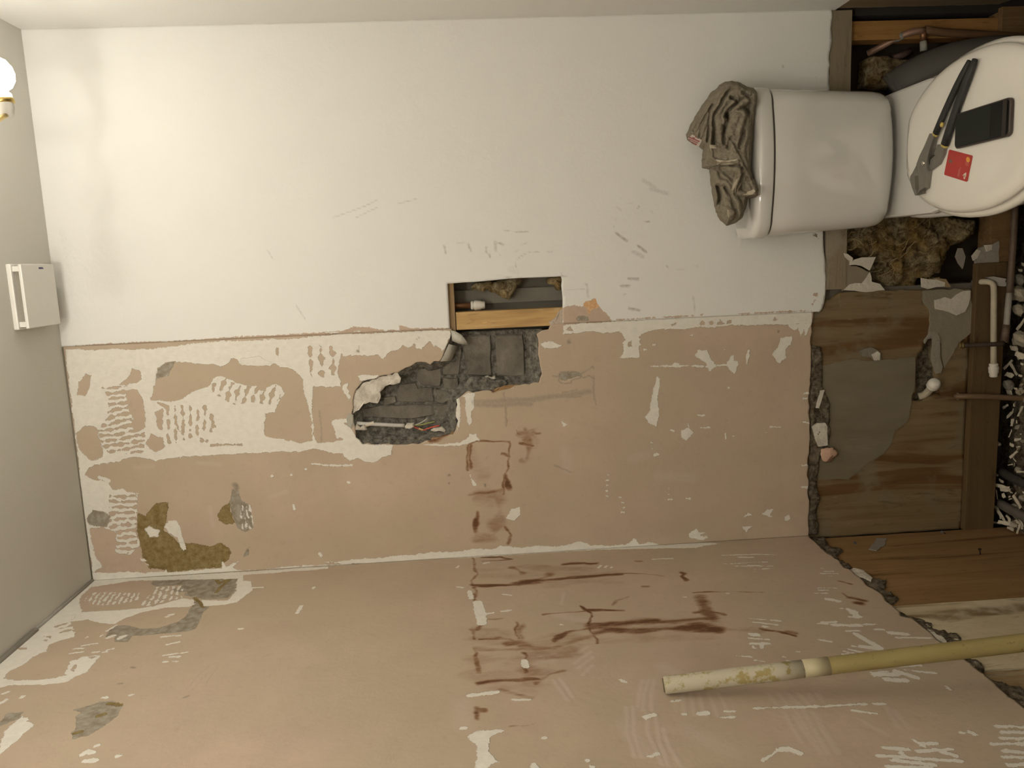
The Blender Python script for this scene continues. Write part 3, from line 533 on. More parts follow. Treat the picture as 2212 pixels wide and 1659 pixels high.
def wall_panel(name, surf, u0, u1, v0, v1, cell, plane, mat, keep=None, holes=(), thick=.012, relief=0., marks=True, parent=None, extra=None, snap=True):
    """gridded wall skin; surf b/r/y: u = x, v = z at y = plane; surf l: u = -y, v = z at x = plane. Thickness runs away from the room"""
    nu, nv = int(round((u1-u0)/cell)), int(round((v1-v0)/cell))
    U, V = np.meshgrid(np.linspace(u0, u1, nu+1), np.linspace(v0, v1, nv+1), indexing='ij'); P = np.stack([U.ravel(), V.ravel()], 1)
    out = np.full(len(P), -1.); inside_cut = np.full(len(P), -1.)
    for poly, sign in [(keep, -1)]*(keep is not None) + [(h, 1) for h in holes]:
        A = np.array(poly); mg = cell*3
        m = np.where((P[:, 0] > A[:, 0].min()-mg) & (P[:, 0] < A[:, 0].max()+mg) & (P[:, 1] > A[:, 1].min()-mg) & (P[:, 1] < A[:, 1].max()+mg))[0]
        if sign < 0: full = np.full(len(P), 1.)
        s, N = sd_poly(P[m], poly, True); s = s*sign
        k = np.abs(s) < cell*.72
        P[m[k]] = N[k]; s = np.where(k, 0, s)
        if sign < 0: full[m] = s; inside_cut = np.maximum(inside_cut, full)
        else: inside_cut[m] = np.maximum(inside_cut[m], s)
    idx = np.arange(len(P)).reshape(nu+1, nv+1)
    F = np.stack([idx[:-1, :-1], idx[1:, :-1], idx[1:, 1:], idx[:-1, 1:]], -1).reshape(-1, 4)
    F = F[inside_cut[F].sum(1) <= 1e-9*0+0]
    F = F[~((inside_cut[F] >= 0).all(1))]
    n0 = len(P)
    # open edges get a rim that runs back into the wall
    E = np.concatenate([F[:, [0, 1]], F[:, [1, 2]], F[:, [2, 3]], F[:, [3, 0]]]); key = np.sort(E, 1); kk = key[:, 0].astype(np.int64)*n0+key[:, 1]
    _, ix, cnt = np.unique(kk, return_index=True, return_counts=True); BE = E[ix[cnt == 1]]
    bv = np.unique(BE); mp = -np.ones(n0, int); mp[bv] = n0+np.arange(len(bv)); rim = np.stack([BE[:, 1], BE[:, 0], mp[BE[:, 0]], mp[BE[:, 1]]], 1)
    dep = np.zeros(n0)
    if extra is not None: dep = extra(P)
    allP = np.concatenate([P, P[bv]]); D = np.concatenate([dep, np.full(len(bv), thick)])
    if surf == 'l': X = np.stack([plane-D, -allP[:, 0], allP[:, 1]], 1)
    else: X = np.stack([allP[:, 0], plane+D, allP[:, 1]], 1)
    faces = np.concatenate([F, rim])
    used = np.unique(faces); rm = -np.ones(len(X), int); rm[used] = np.arange(len(used)); faces = rm[faces]; Xu = X[used]
    if surf == 'l': faces = faces[:, ::-1]
    me = bpy.data.meshes.new(name); me.vertices.add(len(Xu)); me.vertices.foreach_set('co', Xu.astype(np.float32).ravel())
    me.loops.add(faces.size); me.loops.foreach_set('vertex_index', faces.astype(np.int32).ravel())
    me.polygons.add(len(faces)); me.polygons.foreach_set('loop_start', np.arange(0, faces.size, 4, dtype=np.int32)); me.polygons.foreach_set('loop_total', np.full(len(faces), 4, np.int32))
    me.update(calc_edges=True); me.validate()
    if marks:
        mk = fill_marks(surf, allP[used])
        for c, v in mk.items():
            a = me.attributes.new(c, 'FLOAT', 'POINT'); a.data.foreach_set('value', v.astype(np.float32))
    return link(name, me, mat, parent)

# ------------------------------------------------------------------ the setting
M_plaster = wall_material('pink_plaster', False); M_board = wall_material('painted_board', True)
M_white = simple('white_paint', PAINT, .75, var=.03, scale=4, bump=.0006, bscale=300, spec=.3)
def tr(fr, s, Y=0.): return [(p[0], p[2]) for p in (onY(*px(fr, u, v), Y) for u, v in pts(s))]
def trl(fr, s, X=0.): return [(-p[1], p[2]) for p in (onX(*px(fr, u, v), X) for u, v in pts(s))]
# brick hole in the plaster
HOLE = tr('G', '862,560 866,620 852,640 832,690 790,800 770,815 590,820 540,855 440,900 300,930 160,975 100,1040 82,1130 75,1230 95,1330 105,1420 160,1470 400,1475 600,1478 700,1440 830,1400 880,1395 908,1330 902,1250 905,1120 950,1085 1000,1050 1200,1050 1290,1040 1420,1000 1565,985 1585,880 1560,720 1558,640 1545,595 1640,560 1660,520 1760,505 1760,400 862,400')
HOLE = jag(HOLE, .012, .0022, 3)
LOW_B = tr('p', '-50,1262 1745,1160') 
edge_b = tr('p', '1745,1165 1748,1100 1744,1000 1750,940 1746,860 1752,800 1750,740 1757,684')
pl_keep = [(-.002, 2.56), (-.002, edge_b[0][1])] + jag([(a, b) for a, b in edge_b], .012, .0018, 5, closed=False) + [(.641, edge_b[-1][1]), (.641, 2.56)]
wall_back = wall_panel('wall_back', 'b', 0., .641, .50, 2.552, .0025, 0., M_plaster, keep=pl_keep, holes=[HOLE], thick=.016); tag(wall_back, kind='structure')
RECT = tr('P', '92,182 300,165 420,160 640,140 840,120 1000,112 1450,95 1462,130 1455,210 1466,300 1472,380 1470,480 1466,560 1468,690 120,720')
RECT[-1] = (.60, RECT[-1][1]); RECT[-2] = (.60, RECT[-2][1])
edge_r = tr('p', '1757,684 1775,668 1782,640 1782,560 1778,520 1782,440 1786,300 1790,180 1797,22')
r_keep = [(.6415, 2.56), (.6415, edge_r[0][1])] + jag(edge_r, .015, .0012, 8, closed=False) + [(W+.002, edge_r[-1][1]), (W+.002, 2.56)]
board = wall_panel('plasterboard', 'r', .6415, W, .44, 2.552, .0045, -.0015, M_board, keep=r_keep, holes=[RECT], thick=.011, parent=wall_back)
edge_l = trl('T', '130,160 185,215 260,285 330,325 365,375 400,385 470,440 520,495 570,520 620,560 635,590 660,605 700,640 730,685 800,700 860,745 1010,875 1120,945 1290,1080 1400,1180 1520,1275')
edge_l = [(0., edge_l[0][1])] + jag(edge_l, .012, .0016, 11, closed=False) + [(1.3, edge_l[-1][1])]
wall_left = wall_panel('wall_left', 'l', 0., 1.26, .48, 2.552, .003, 0., M_plaster, keep=edge_l + [(1.3, 2.6), (-.001, 2.6)], thick=.016); tag(wall_left, kind='structure')
bm = NB(); box(bm, (-.02, FRONT, -.2), (0, -1.26, H+.02)); o = obj('plaster_far_part', bm, M_plaster, wall_left)
bm = NB(); box(bm, (W, FRONT, .50), (W+.02, .02, H+.02)); wall_right = obj('wall_right', bm, M_white); tag(wall_right, kind='structure')
bm = NB(); box(bm, (-.02, FRONT-.02, -.2), (W+.02, FRONT, H+.02)); tag(obj('wall_front', bm, M_white), kind='structure')
bm = NB(); box(bm, (-.02, FRONT, H), (W+.02, .02, H+.03)); tag(obj('ceiling', bm, simple('ceiling_paint', (.64, .62, .56), .85, var=.02, scale=4, bump=.0005, bscale=200, spec=.2)), kind='structure')

# --- brickwork behind the hole
M_brick = NT('sooty_brick', .9, .2)
M_brick.col(M_brick.mix(M_brick.mr(M_brick.noise(38., 5, .7), .35, .7), (.175, .156, .127), M_brick.mix(M_brick.mr(M_brick.noise(15.,4), .35, .65), (.085, .076, .062), (.27, .245, .205))))
M_brick.bump(M_brick.ma('ADD', M_brick.noise(60., 5, .7), M_brick.ma('MULTIPLY', M_brick.noise(300., 2), .3)), .005, .9)
M_mortar = NT('rough_mortar', .95, .15)
M_mortar.col(M_mortar.mix(M_mortar.mr(M_mortar.noise(75., 5, .75), .36, .66), (.085, .077, .063), M_mortar.mix(M_mortar.noise(20.), (.20, .185, .155), (.40, .375, .32))))
M_mortar.bump(M_mortar.noise(110., 5, .75), .006, 1.)
M_filler = NT('old_filler', .85, .2)
M_filler.col(M_filler.mix(M_filler.mr(M_filler.noise(35., 5, .7), .4, .62), (.72, .67, .58), (.50, .455, .385))); M_filler.bump(M_filler.noise(70., 4, .6), .003)
hole_np = np.array(HOLE)
def mortar_depth(P):
    s = sd_poly(P, HOLE)
    n = np.array([mnoise.fractal(Vector((p[0]*55, p[1]*55, 3.3)), .8, 2.1, 4) for p in P])
    return .004 + np.clip(s/.028, 0, 1)*.034 + n*.0055
hb = tr('G', '860,560 880,600 852,640 832,690 790,800 770,815 590,820 540,855 440,900 300,930 160,975 100,1040 82,1130 75,1230 95,1330 105,1420 160,1470 400,1475 600,1478 700,1440 830,1400 880,1395 908,1330 902,1250 905,1120 950,1085 1000,1050 1200,1050 1290,1040 1420,1000 1565,985 1585,880 1560,720 1558,640 1545,595 1660,545 1700,530')
hb2 = [(h[0], h[1]) for h in hb]
xs = [h[0] for h in hb2]; zs = [h[1] for h in hb2]
mortar_keep = [(x, z) for x, z in hb2]; mortar_keep[0] = (.628, mortar_keep[0][1]); mortar_keep[-1] = (.628, mortar_keep[-1][1]); mortar_keep[-2] = (.628, mortar_keep[-2][1]-.01)
mortar = wall_panel('mortar_bed', 'y', min(xs)-.01, .64, min(zs)-.01, max(zs)+.01, .0035, 0., M_mortar.m, keep=mortar_keep, thick=.05, marks=False, parent=wall_back, extra=mortar_depth)
def brick(fr, s, y=.027, seed=0):
    q = tr(fr, s, y); bm = NB(); c = np.mean(q, 0); r = np.random.default_rng(seed)
    q = jag(q, .02, .0009, seed)
    a = [bm.verts.new((c[0]+(p[0]-c[0])*.93, y-.001+r.normal(0, .0012), c[1]+(p[1]-c[1])*.93)) for p in q]
    b = [bm.verts.new((p[0], y+.004, p[1])) for p in q]; d = [bm.verts.new((p[0], y+.04, p[1])) for p in q]; n = len(q)
    bm.faces.new(a)
    for A, B in ((a, b), (b, d)):
        for i in range(n): bm.faces.new((A[i], B[i], B[(i+1) % n], A[(i+1) % n]))
    obj('brick', bm, M_brick.m, wall_back)
BR = ['985,608 1090,600 1178,605 1185,700 1180,800 1190,930 1100,935 1000,925 975,830 960,720', '1218,605 1330,598 1432,600 1448,690 1450,800 1452,930 1350,940 1235,930 1225,760',
      '800,830 900,815 945,700 955,760 935,830 925,920 800,922', '800,945 920,945 925,1030 850,1040 810,1010', '590,870 700,850 780,840 790,930 780,1010 740,1015 640,1005 590,960', '450,990 580,980 600,1030 720,1020 735,1130 640,1140 450,1135 425,1080',
      '740,1035 850,1055 870,1110 800,1150 750,1140', '330,1100 420,1090 430,1135 320,1180', '150,1190 300,1160 560,1155 720,1160 730,1240 560,1270 330,1262 130,1255', '745,1165 850,1150 870,1230 850,1262 760,1250', '560,860 600,840 700,840 580,850', '1470,620 1520,610 1500,780 1475,790']
for i, b in enumerate(BR): brick('G', b, .03 if i in (0, 1) else .034, i)
# loose layer of old white filler still sticking at the left of the hole, the grey skim lumps below the bricks
def slab(name, fr, s, y, th, mat, parent=wall_back, seed=1, amp=.0012, bulge=0.):
    q = jag(tr(fr, s, y), .008, amp, seed); bm = NB(); c = np.mean(q, 0)
    a = [bm.verts.new((p[0], y, p[1])) for p in q]; b = [bm.verts.new((p[0], y+th, p[1])) for p in q]; n = len(q)
    k = [bm.verts.new((c[0]+(p[0]-c[0])*.75, y-.001-bulge+rng.normal(0, .0012), c[1]+(p[1]-c[1])*.75)) for p in q]; bm.faces.new(k)
    for i in range(n): bm.faces.new((k[i], a[i], a[(i+1) % n], k[(i+1) % n])); bm.faces.new((a[i], b[i], b[(i+1) % n], a[(i+1) % n]))
    return obj(name, bm, mat, parent)
slab('filler_patch', 'G', '82,1130 105,1045 165,985 300,938 440,903 466,950 455,985 400,975 345,1010 300,1060 303,1110 280,1148 215,1140 150,1155 130,1200 85,1228', .004, .012, M_filler.m, seed=4)
slab('filler_lump', 'G', '965,1000 1010,945 1080,930 1180,950 1290,965 1310,990 1230,1045 1100,1062 1000,1055', .006, .014, M_mortar.m, seed=5, bulge=.004)
slab('filler_lump', 'G', '1130,938 1215,930 1220,952 1140,955', .012, .012, M_filler.m, seed=6, bulge=.002)
slab('filler_lump', 'G', '30,1270 50,1225 85,1240 95,1320 70,1345 38,1330', -.001, .006, simple('grey_filler', (.42, .40, .34), .9), seed=7)
slab('filler_lump', 'N', '1500,390 1560,350 1700,335 1770,400 1740,425 1650,400 1560,415', .012, .012, M_filler.m, seed=8, bulge=.002)
slab('filler_lump', 'N', '190,320 250,280 300,330 380,290 420,380 370,395 300,385 200,388', .008, .012, M_filler.m, seed=9, bulge=.003)
M_tanstrip = simple('raw_brown_edge', (.36, .215, .10), .85, bump=.002)
slab('brown_edge', 'N', '1520,520 1700,495 1800,480 1920,400 1930,440 1880,530 1700,585 1510,580', .003, .01, M_tanstrip, seed=10)
slab('brown_edge', 'G', '1195,1045 1290,1005 1410,1000 1390,1015 1290,1035 1240,1058', .002, .01, M_tanstrip, seed=11)
# bent strips of torn board at the corner of the opening
M_paper = simple('grey_board_paper', (.50, .475, .41), .85, bump=.0015)
def flap(name, fr, rows, mat, parent=wall_back, thick=.002):
    """rows: list of (points, depth) from one edge to the other"""
    bm = NB(); R = []
    for s, ys in rows:
        R.append([bm.verts.new(onY(*px(fr, u, v), y)) for (u, v), y in zip(pts(s), ys)])
    for A, B in zip(R, R[1:]):
        for i in range(len(A)-1): bm.faces.new((A[i], A[i+1], B[i+1], B[i]))
    bmesh.ops.recalc_face_normals(bm, faces=bm.faces)
    bmesh.ops.solidify(bm, geom=bm.faces[:], thickness=thick)
    return obj(name, bm, mat, parent, True)
flap('torn_flap', 'G', [('862,565 900,575 945,600', (0, -.004, -.006)), ('868,610 925,635 985,650', (0, -.01, -.012)), ('872,650 925,672 1008,685', (0, -.006, -.002))], M_paper)
flap('torn_flap', 'G', [('845,675 912,690', (.002, .02)), ('815,740 890,750', (.002, .022)), ('778,812 862,806', (.003, .022))], M_paper)

# --- rectangular opening: timber, cavity, insulation
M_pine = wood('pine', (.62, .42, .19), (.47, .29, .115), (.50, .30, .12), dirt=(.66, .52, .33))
M_dark = simple('dark_cavity_board', (.17, .15, .12), .9, scale=8)
M_black = simple('black_cavity', (.03, .025, .02), .95)
bm = NB(); box(bm, (.636, .012, 1.19), (.6835, .058, 1.524), bevel=.0015); obj('stud', bm, M_pine, wall_back)
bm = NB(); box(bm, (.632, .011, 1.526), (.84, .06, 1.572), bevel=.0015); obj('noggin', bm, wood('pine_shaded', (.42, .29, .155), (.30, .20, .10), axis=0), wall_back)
bm = NB(); box(bm, (.55, .10, 1.12), (.9, .112, 1.60)); obj('cavity_back', bm, M_dark, wall_back)
bm = NB(); box(bm, (.70, .088, 1.12), (.738, .10, 1.6)); obj('cavity_batten', bm, simple('grey_batten', (.23, .21, .17), .9), wall_back)
bm = NB(); box(bm, (.80, .012, 1.1), (.81, .10, 1.6)); box(bm, (.62, .012, 1.10), (.80, .10, 1.13)); box(bm, (.60, .06, 1.10), (.612, .10, 1.6)); obj('cavity_side', bm, M_dark, wall_back)
M_wool = NT('glass_wool', .95, .1)
M_wool.col(M_wool.mix(M_wool.mr(M_wool.noise(42., 5, .7, None, 1.2), .36, .66), (.10, .062, .025), M_wool.mix(M_wool.mr(M_wool.noise(13., 3), .4, .62), (.40, .265, .095), (.60, .50, .31))))
M_wool.bump(M_wool.noise(170., 5, .8, None, .8), .006, 1.)
def wool(name, fr, s, y0, amp, seed, parent=wall_back, cell=.006, back=.05):
    """a torn piece of insulation: rounded lumpy body"""
    q = jag(tr(fr, s, y0), .012, .003, seed); A = np.array(q); lo, hi = A.min(0)-.006, A.max(0)+.006
    def dep(P):
        d = sd_poly(P, q); n = np.array([mnoise.fractal(Vector((p[0]*32+seed, p[1]*32, seed*1.7)), .7, 2.2, 5) for p in P])
        n2 = np.array([mnoise.noise(Vector((p[0]*14+seed*3, p[1]*14, 7.))) for p in P])
        return -amp*(np.sqrt(np.clip(d/.03, 0, 1)))*(.75+.5*n2) - n*amp*.42
    return wall_panel(name, 'y', lo[0], hi[0], lo[1], hi[1], cell, y0, M_wool.m, keep=q, thick=back, marks=False, parent=parent, extra=dep)
wool('insulation', 'P', '320,185 600,150 840,115 1010,118 960,190 890,280 850,340 830,375 760,350 700,320 660,290 560,240 520,285 420,250 380,260', .05, .018, 3)
wool('insulation', 'P', '1290,120 1380,95 1470,95 1475,310 1420,270 1370,200 1300,190', .03, .012, 4)
slab('plaster_snot', 'P', '1300,640 1360,600 1400,540 1440,500 1475,480 1475,690 1330,680', .004, .009, simple('pinkish_filler', (.52, .43, .35), .9, bump=.003), seed=14, bulge=.002)
bm = NB(); box(bm, onY(*px('P', 1470, 695), .006)-np.array([.004, 0, 0]), onY(*px('P', 1325, 672), .006)+np.array([.0, .012, 0])); obj('dark_ledge', bm, M_black, wall_back)

# --- bottom of the back wall: exposed timber, ply, insulation, cavity
M_ply = wood('weathered_ply', (.245, .175, .092), (.175, .118, .058), (.165, .088, .032), dirt=(.205, .162, .098), fine=46.)
M_coat = NT('grey_coat', .85, .25)
M_coat.col(M_coat.mix(M_coat.mr(M_coat.noise(9., 5, .65, (1, 1, .3)), .35, .65), (.185, .15, .095), (.225, .195, .135))); M_coat.bump(M_coat.noise(24., 4, .6, (1, 1, .2)), .002)
M_timber = wood('dirty_timber', (.30, .245, .165), (.235, .185, .12), axis=0, dirt=(.36, .31, .23))
M_ptim = wood('brown_timber', (.25, .15, .065), (.16, .092, .038), axis=2)
ply_hole = [(a, b) for a, b in tr('H', '440,420 520,330 590,350 600,520 560,640 590,760 640,860 620,980 700,1200 690,1290 540,1310 420,1400 235,1405 225,1330 300,1260 295,1200 285,1080 285,950 295,800 330,640 400,560', .012)]
ply_hole = jag(ply_hole, .012, .0016, 21)
ply_keep = [(.001, .088), (.001, .56)] + [(.69, .56)] + [tr('p', '1990,633', .012)[0], tr('p', '2092,640', .012)[0]]
ply_keep[2] = (.70, .56); ply_keep = [(-.013, .088), (-.013, .56), (.672, .56), (.672, .49), tr('Q', '350,885', .012)[0], tr('Q', '1150,860', .012)[0], tr('Q', '1650,850', .012)[0], (tr('Q', '1650,850', .012)[0][0], .088)]
ply = wall_panel('plywood_panel', 'y', -.018, .72, .08, .57, .006, .012, M_ply, keep=jag(ply_keep, .03, .0008, 22), holes=[ply_hole], thick=.03, marks=False, parent=wall_back)
def skin(name, fr, s, y, th, mat, seed, parent=wall_back, amp=.0015, step=.014):
    bm = NB(); q = jag(tr(fr, s, y), step, amp, seed); prism(bm, [(p[0], y, p[1]) for p in q], (0, th, 0)); return obj(name, bm, mat, parent)
skin('plaster_coat', 'R', '60,20 150,40 450,-20 560,5 985,-40 985,150 980,250 950,320 950,372 935,450 920,540 860,590 800,625 770,740 700,830 600,890 490,980 380,1065 240,1060 110,1045 110,500', .0085, .0036, M_coat.m, 31)
M_beige = simple('beige_board', (.27, .235, .17), .85, scale=12, bump=.002, bscale=60)
skin('board_remnant', 'Q', '1150,872 1380,850 1640,855 1660,1120 1680,1250 1600,1330 1520,1400 1440,1540 1380,1640 1350,1400 1330,1300 1260,1270 1222,1290 1240,1200 1230,1050 1175,990', .009, .003, M_beige, 32)
M_torn = simple('torn_plaster_paper', (.62, .575, .49), .9, bump=.003, bscale=80)
skin('torn_paper', 'Q', '1285,960 1385,930 1450,950 1500,900 1570,870 1645,865 1640,930 1590,1075 1500,1115 1425,1080 1375,1062 1290,1050', .0055, .003, M_torn, 33)
skin('torn_paper', 'Q', '1155,740 1230,750 1300,760 1390,785 1385,825 1300,830 1220,850 1160,830', -.002, .005, M_torn, 34)
skin('board_remnant', 'Q', '350,890 700,868 1150,862 1160,930 1155,1010 700,1035 350,1035', .007, .006, M_ply, 35)
skin('board_remnant', 'Q', '1270,735 1400,750 1450,830 1390,830 1385,782 1300,762', -.001, .006, simple('brown_paper', (.30, .22, .12), .9), 36)
M_rubble = NT('crumbly_rubble', .95, .1)
M_rubble.col(M_rubble.mix(M_rubble.mr(M_rubble.noise(60., 5, .75), .36, .68), (.06, .045, .03), M_rubble.mix(M_rubble.noise(18., 3), (.22, .16, .095), (.40, .35, .27)))); M_rubble.bump(M_rubble.noise(95., 5, .75), .008, 1.)
def rubble_strip(name, surf, poly, plane, base, amp, seed, parent, cell=.0045):
    A = np.array(poly); lo, hi = A.min(0)-.004, A.max(0)+.004
    def dep(P): return base + amp*np.array([mnoise.fractal(Vector((p[0]*60+seed, p[1]*60, seed)), .8, 2., 4) for p in P])
    return wall_panel(name, surf, lo[0], hi[0], lo[1], hi[1], cell, plane, M_rubble.m, keep=poly, thick=.03, marks=False, parent=parent, extra=dep)
rs = tr('I', '205,-60 210,200 200,420 205,700 195,900 195,1100 185,1300 180,1560 265,1560 250,1380 280,1250 255,1100 270,950 300,880 345,800 365,700 360,520 350,400 300,300 295,130 290,-40', .004)
rubble_strip('crumbled_edge', 'y', jag(rs, .01, .002, 41), 0., .004, .006, 41, wall_back)
rubble_strip('pit_filling', 'y', jag(tr('H', '430,430 640,280 700,560 730,850 690,1000 720,1220 690,1290 420,1420 200,1420 270,1000 310,640', .03), .01, .002, 42), 0., .034, .008, 42, wall_back)
skin('grey_filler_strip', 'H', '530,272 640,282 690,400 690,550 690,700 728,850 700,945 620,960 590,860 555,740 570,520 570,380 480,400 440,470 430,420', .0045, .006, simple('grey_cement', (.31, .28, .225), .95, bump=.004, bscale=90), 43)
skin('crumbled_patch', 'Q', '540,1470 590,1445 650,1430 745,1480 760,1560 700,1575 650,1530 570,1520', .0055, .006, simple('grey_crumbs', (.24, .21, .16), .95, bump=.004, bscale=110), 44)
skin('crumbled_patch', 'Q', '665,1500 720,1470 745,1490 740,1555 690,1560', .001, .006, M_filler.m, 45)
lump = NB(); c0 = onY(*px('I', 350, 870), -.004); bmesh.ops.create_icosphere(lump, subdivisions=3, radius=1)
for v in lump.verts:
    n = mnoise.fractal(v.co*1.6, .8, 2., 3); v.co = Vector((v.co.x*.021*(1+.4*n), v.co.y*.009*(1+.3*n), v.co.z*.021*(1+.45*n))) + Vector(c0)
pink_lump = obj('plaster_lump', lump, simple('pink_plaster_lump', (.62, .40, .29), .9, bump=.002), None, True, center=True)
tag(pink_lump, 'small pink clump of broken plaster stuck in the crumbled edge above the plywood', 'plaster lump')
skin('white_fleck', 'I', '285,330 320,325 300,400 275,480 245,480 265,400', .0, .004, M_torn, 46)
skin('grey_crust', 'I', '215,640 260,610 330,605 350,640 350,800 270,810 240,740', -.001, .006, M_filler.m, 47)
# bottom rail between the studs and the skirting plank
bm = NB(); box(bm, (.70, .002, .453), (W, .05, .512), bevel=.002); obj('noggin', bm, M_timber, wall_back)
bm = NB(); box(bm, (-.012, -.006, .0), (.755, .014, .0875), bevel=.002); base_b = obj('baseboard_back', bm, wood('brown_skirting', (.145, .092, .04), (.105, .064, .028), axis=0, fine=30.)); tag(base_b, kind='structure')
bm = NB(); box(bm, (.755, .004, -.02), (W, .06, .046), bevel=.002); obj('bottom_plate', bm, M_ptim, wall_back)
bm = NB(); box(bm, (-.02, .13, -.3), (W+.02, .145, .56)); obj('cavity_back', bm, simple('dark_brown_back', (.055, .037, .021), .9, scale=6), wall_back)
bm = NB(); box(bm, (.672, .03, .05), (.70, .13, .50)); obj('cavity_side', bm, M_dark, wall_back)
bm = NB(); box(bm, (1.352, .02, -.1), (1.40, .07, .452), bevel=.002); obj('stud', bm, wood('orange_stud', (.44, .235, .075), (.30, .15, .05)), wall_back)
skin('board_remnant', 'X', '950,930 1000,740 1170,690 1265,640 1260,960 1180,1040 1040,1130 950,1100', .0, .01, simple('grey_board_bit', (.34, .31, .26), .9, bump=.004, bscale=70), 48)
skin('torn_paper', 'X', '890,850 960,760 1010,780 970,880 910,915', -.003, .003, M_torn, 49); skin('torn_paper', 'X', '1060,700 1170,690 1165,760 1090,790', -.004, .003, M_torn, 50)
skin('torn_paper', 'X', '660,860 700,740 760,740 800,860 780,980 760,1030 700,950', .03, .003, simple('mauve_paper', (.32, .285, .24), .9), 51)
skin('torn_paper', 'Q', '440,610 480,560 560,535 700,530 660,620 640,665 560,620', .0, .003, M_torn, 52)
skin('torn_paper', 'Q', '380,860 440,800 560,790 640,680 660,780 740,800 790,860 600,880', .0, .003, M_torn, 53)
skin('torn_paper', 'Q', '380,490 420,500 470,540 460,600 440,610 445,570 390,530', .001, .003, M_torn, 54)
skin('board_remnant', 'Q', '372,500 440,540 450,620 560,640 640,690 560,790 440,800 370,870', .004, .006, simple('brown_board_face', (.255, .215, .145), .9), 55)
wool('insulation', 'Q', '385,235 700,130 900,100 1400,120 1680,200 1650,360 1420,420 1370,560 1300,680 1130,720 1080,860 980,840 800,850 660,760 650,660 720,520 560,540 440,500 385,470', .055, .04, 9, cell=.0065, back=.07)
wool('insulation', 'Q', '1400,130 1680,170 1660,330 1560,290 1420,290', .02, .014, 10)
wool('insulation', 'Q', '1100,640 1250,590 1370,560 1340,690 1180,740 1100,730', .012, .012, 11)
wool('insulation', 'Y', '400,670 640,650 900,700 880,1000 700,1000 380,990', .06, .012, 12)
fib = NB()
for i in range(60):
    u, v = rng.uniform(400, 1420), rng.uniform(150, 800)
    if u < 660 and v > 480 or u > 1300 and v > 420: continue
    p = onY(*px('Q', u, v), .018+rng.uniform(-.004, .012)); a = rng.normal(-.7, .5); L = rng.uniform(.008, .026); k = rng.normal(0, .25)
    q = [p + np.array([math.cos(a+k*t)*L*t, rng.uniform(-.004, .003), math.sin(a+k*t)*L*t]) for t in (-1, -.4, .3, 1)]
    tube(fib, q, rng.uniform(.0005, .0012), 4)
o = obj('loose_fibres', fib, simple('pale_wool_fibre', (.40, .30, .15), .9), wall_back); o['kind'] = 'stuff'

# --- boards below the plaster on the left wall and the right wall's lower part
M_lp1 = wood('orange_brown_board', (.34, .205, .092), (.25, .14, .058), (.20, .105, .04), fine=36., bump=.0006)
M_lp2 = wood('limewashed_board', (.66, .57, .39), (.57, .475, .31), (.36, .255, .135), dirt=(.70, .62, .45), fine=30.)
M_lp3 = wood('brown_stained_board', (.40, .28, .15), (.29, .19, .095), (.48, .40, .26), fine=30.)
X1 = -.011; sA = trl('p', '1980,1307 2212,1294', X1)
def lplank(u0, u1, mat, x, seed):
    bm = NB(); q = jag([(u0, -.2), (u0, .585), (u1, .585), (u1, -.2)], .05, .0007, seed); prism(bm, [(x, -p[0], p[1]) for p in q], (-.018, 0, 0)); return obj('plank', bm, mat, wall_left)
lplank(.0005, sA[0][0]-.001, M_lp1, X1, 61); lplank(sA[0][0]+.002, .748, M_lp2, X1+.002, 62); lplank(.751, 1.27, M_lp3, X1-.001, 63)
e2 = [(p[0], p[1]+.012) for p in edge_l if p[0] < 1.25]; rl = np.random.default_rng(5)
low = []
for a, b in e2: low.append((a, b-.012-(.030+.018*math.sin(a*23)+.012*math.sin(a*61+1)+rl.uniform(-.006, .006))))
rubble_strip('crumbled_edge', 'l', e2 + low[::-1], 0., .006, .006, 66, wall_left)
def lskin(name, fr, s, x, th, mat, seed):
    bm = NB(); q = jag(trl(fr, s, x), .012, .0015, seed); prism(bm, [(x, -p[0], p[1]) for p in q], (-th, 0, 0)); return obj(name, bm, mat, wall_left)
lskin('grey_smear', 'T', '525,255 575,185 640,185 620,235 575,265', X1+.002, .002, simple('grey_smear', (.30, .27, .225), .8), 67)
lskin('plaster_crumbs', 'T', '390,390 430,375 490,390 550,440 540,455 470,430', -.002, .006, M_filler.m, 68)
lskin('plaster_crumbs', 'T', '900,765 940,780 1000,820 1030,870 960,830', -.002, .006, M_filler.m, 69)
def nail(fr, u, v, du, dv, label):
    a = onX(*px(fr, u, v), X1+.001); b = onX(*px(fr, u+du, v+dv), X1+.016); bm = NB(); tube(bm, [a, b], .0016, 8); ax = (b-a)/np.linalg.norm(b-a)
    lathe(bm, [(.0042, 0), (.0042, .0015)], b, ax, 10); return tag(obj('nail', bm, simple('dark_steel', (.05, .045, .04), .5, .7), None, center=True), label, 'nail')
nail('T', 1240, 290, -3, -32, 'dark nail sticking out of the orange brown board on the left wall')
nail('T', 1015, 155, -20, -8, 'dark nail near the corner at the top of the orange brown board')
nail('T', 430, 212, 6, 3, 'screw head beside the grey smear on the orange brown board')
M_rlow = wood('grimy_right_board', (.27, .21, .135), (.19, .14, .08), (.36, .31, .23), fine=22.)
bm = NB(); prism(bm, [(W+.004, p[0], p[1]) for p in jag([(.0, .5), (.0, .062), (-.03, .05), (-.10, .02), (-.2, .015), (FRONT, .0), (FRONT, .5)], .02, .002, 71)], (.016, 0, 0)); obj('lower_board', bm, M_rlow, wall_right)
bm = NB(); box(bm, (W+.02, -.9, -.3), (W+.03, .02, .5)); obj('dark_backing', bm, M_black, wall_right)  # added black sheet, blocks the world background behind the right wall gap
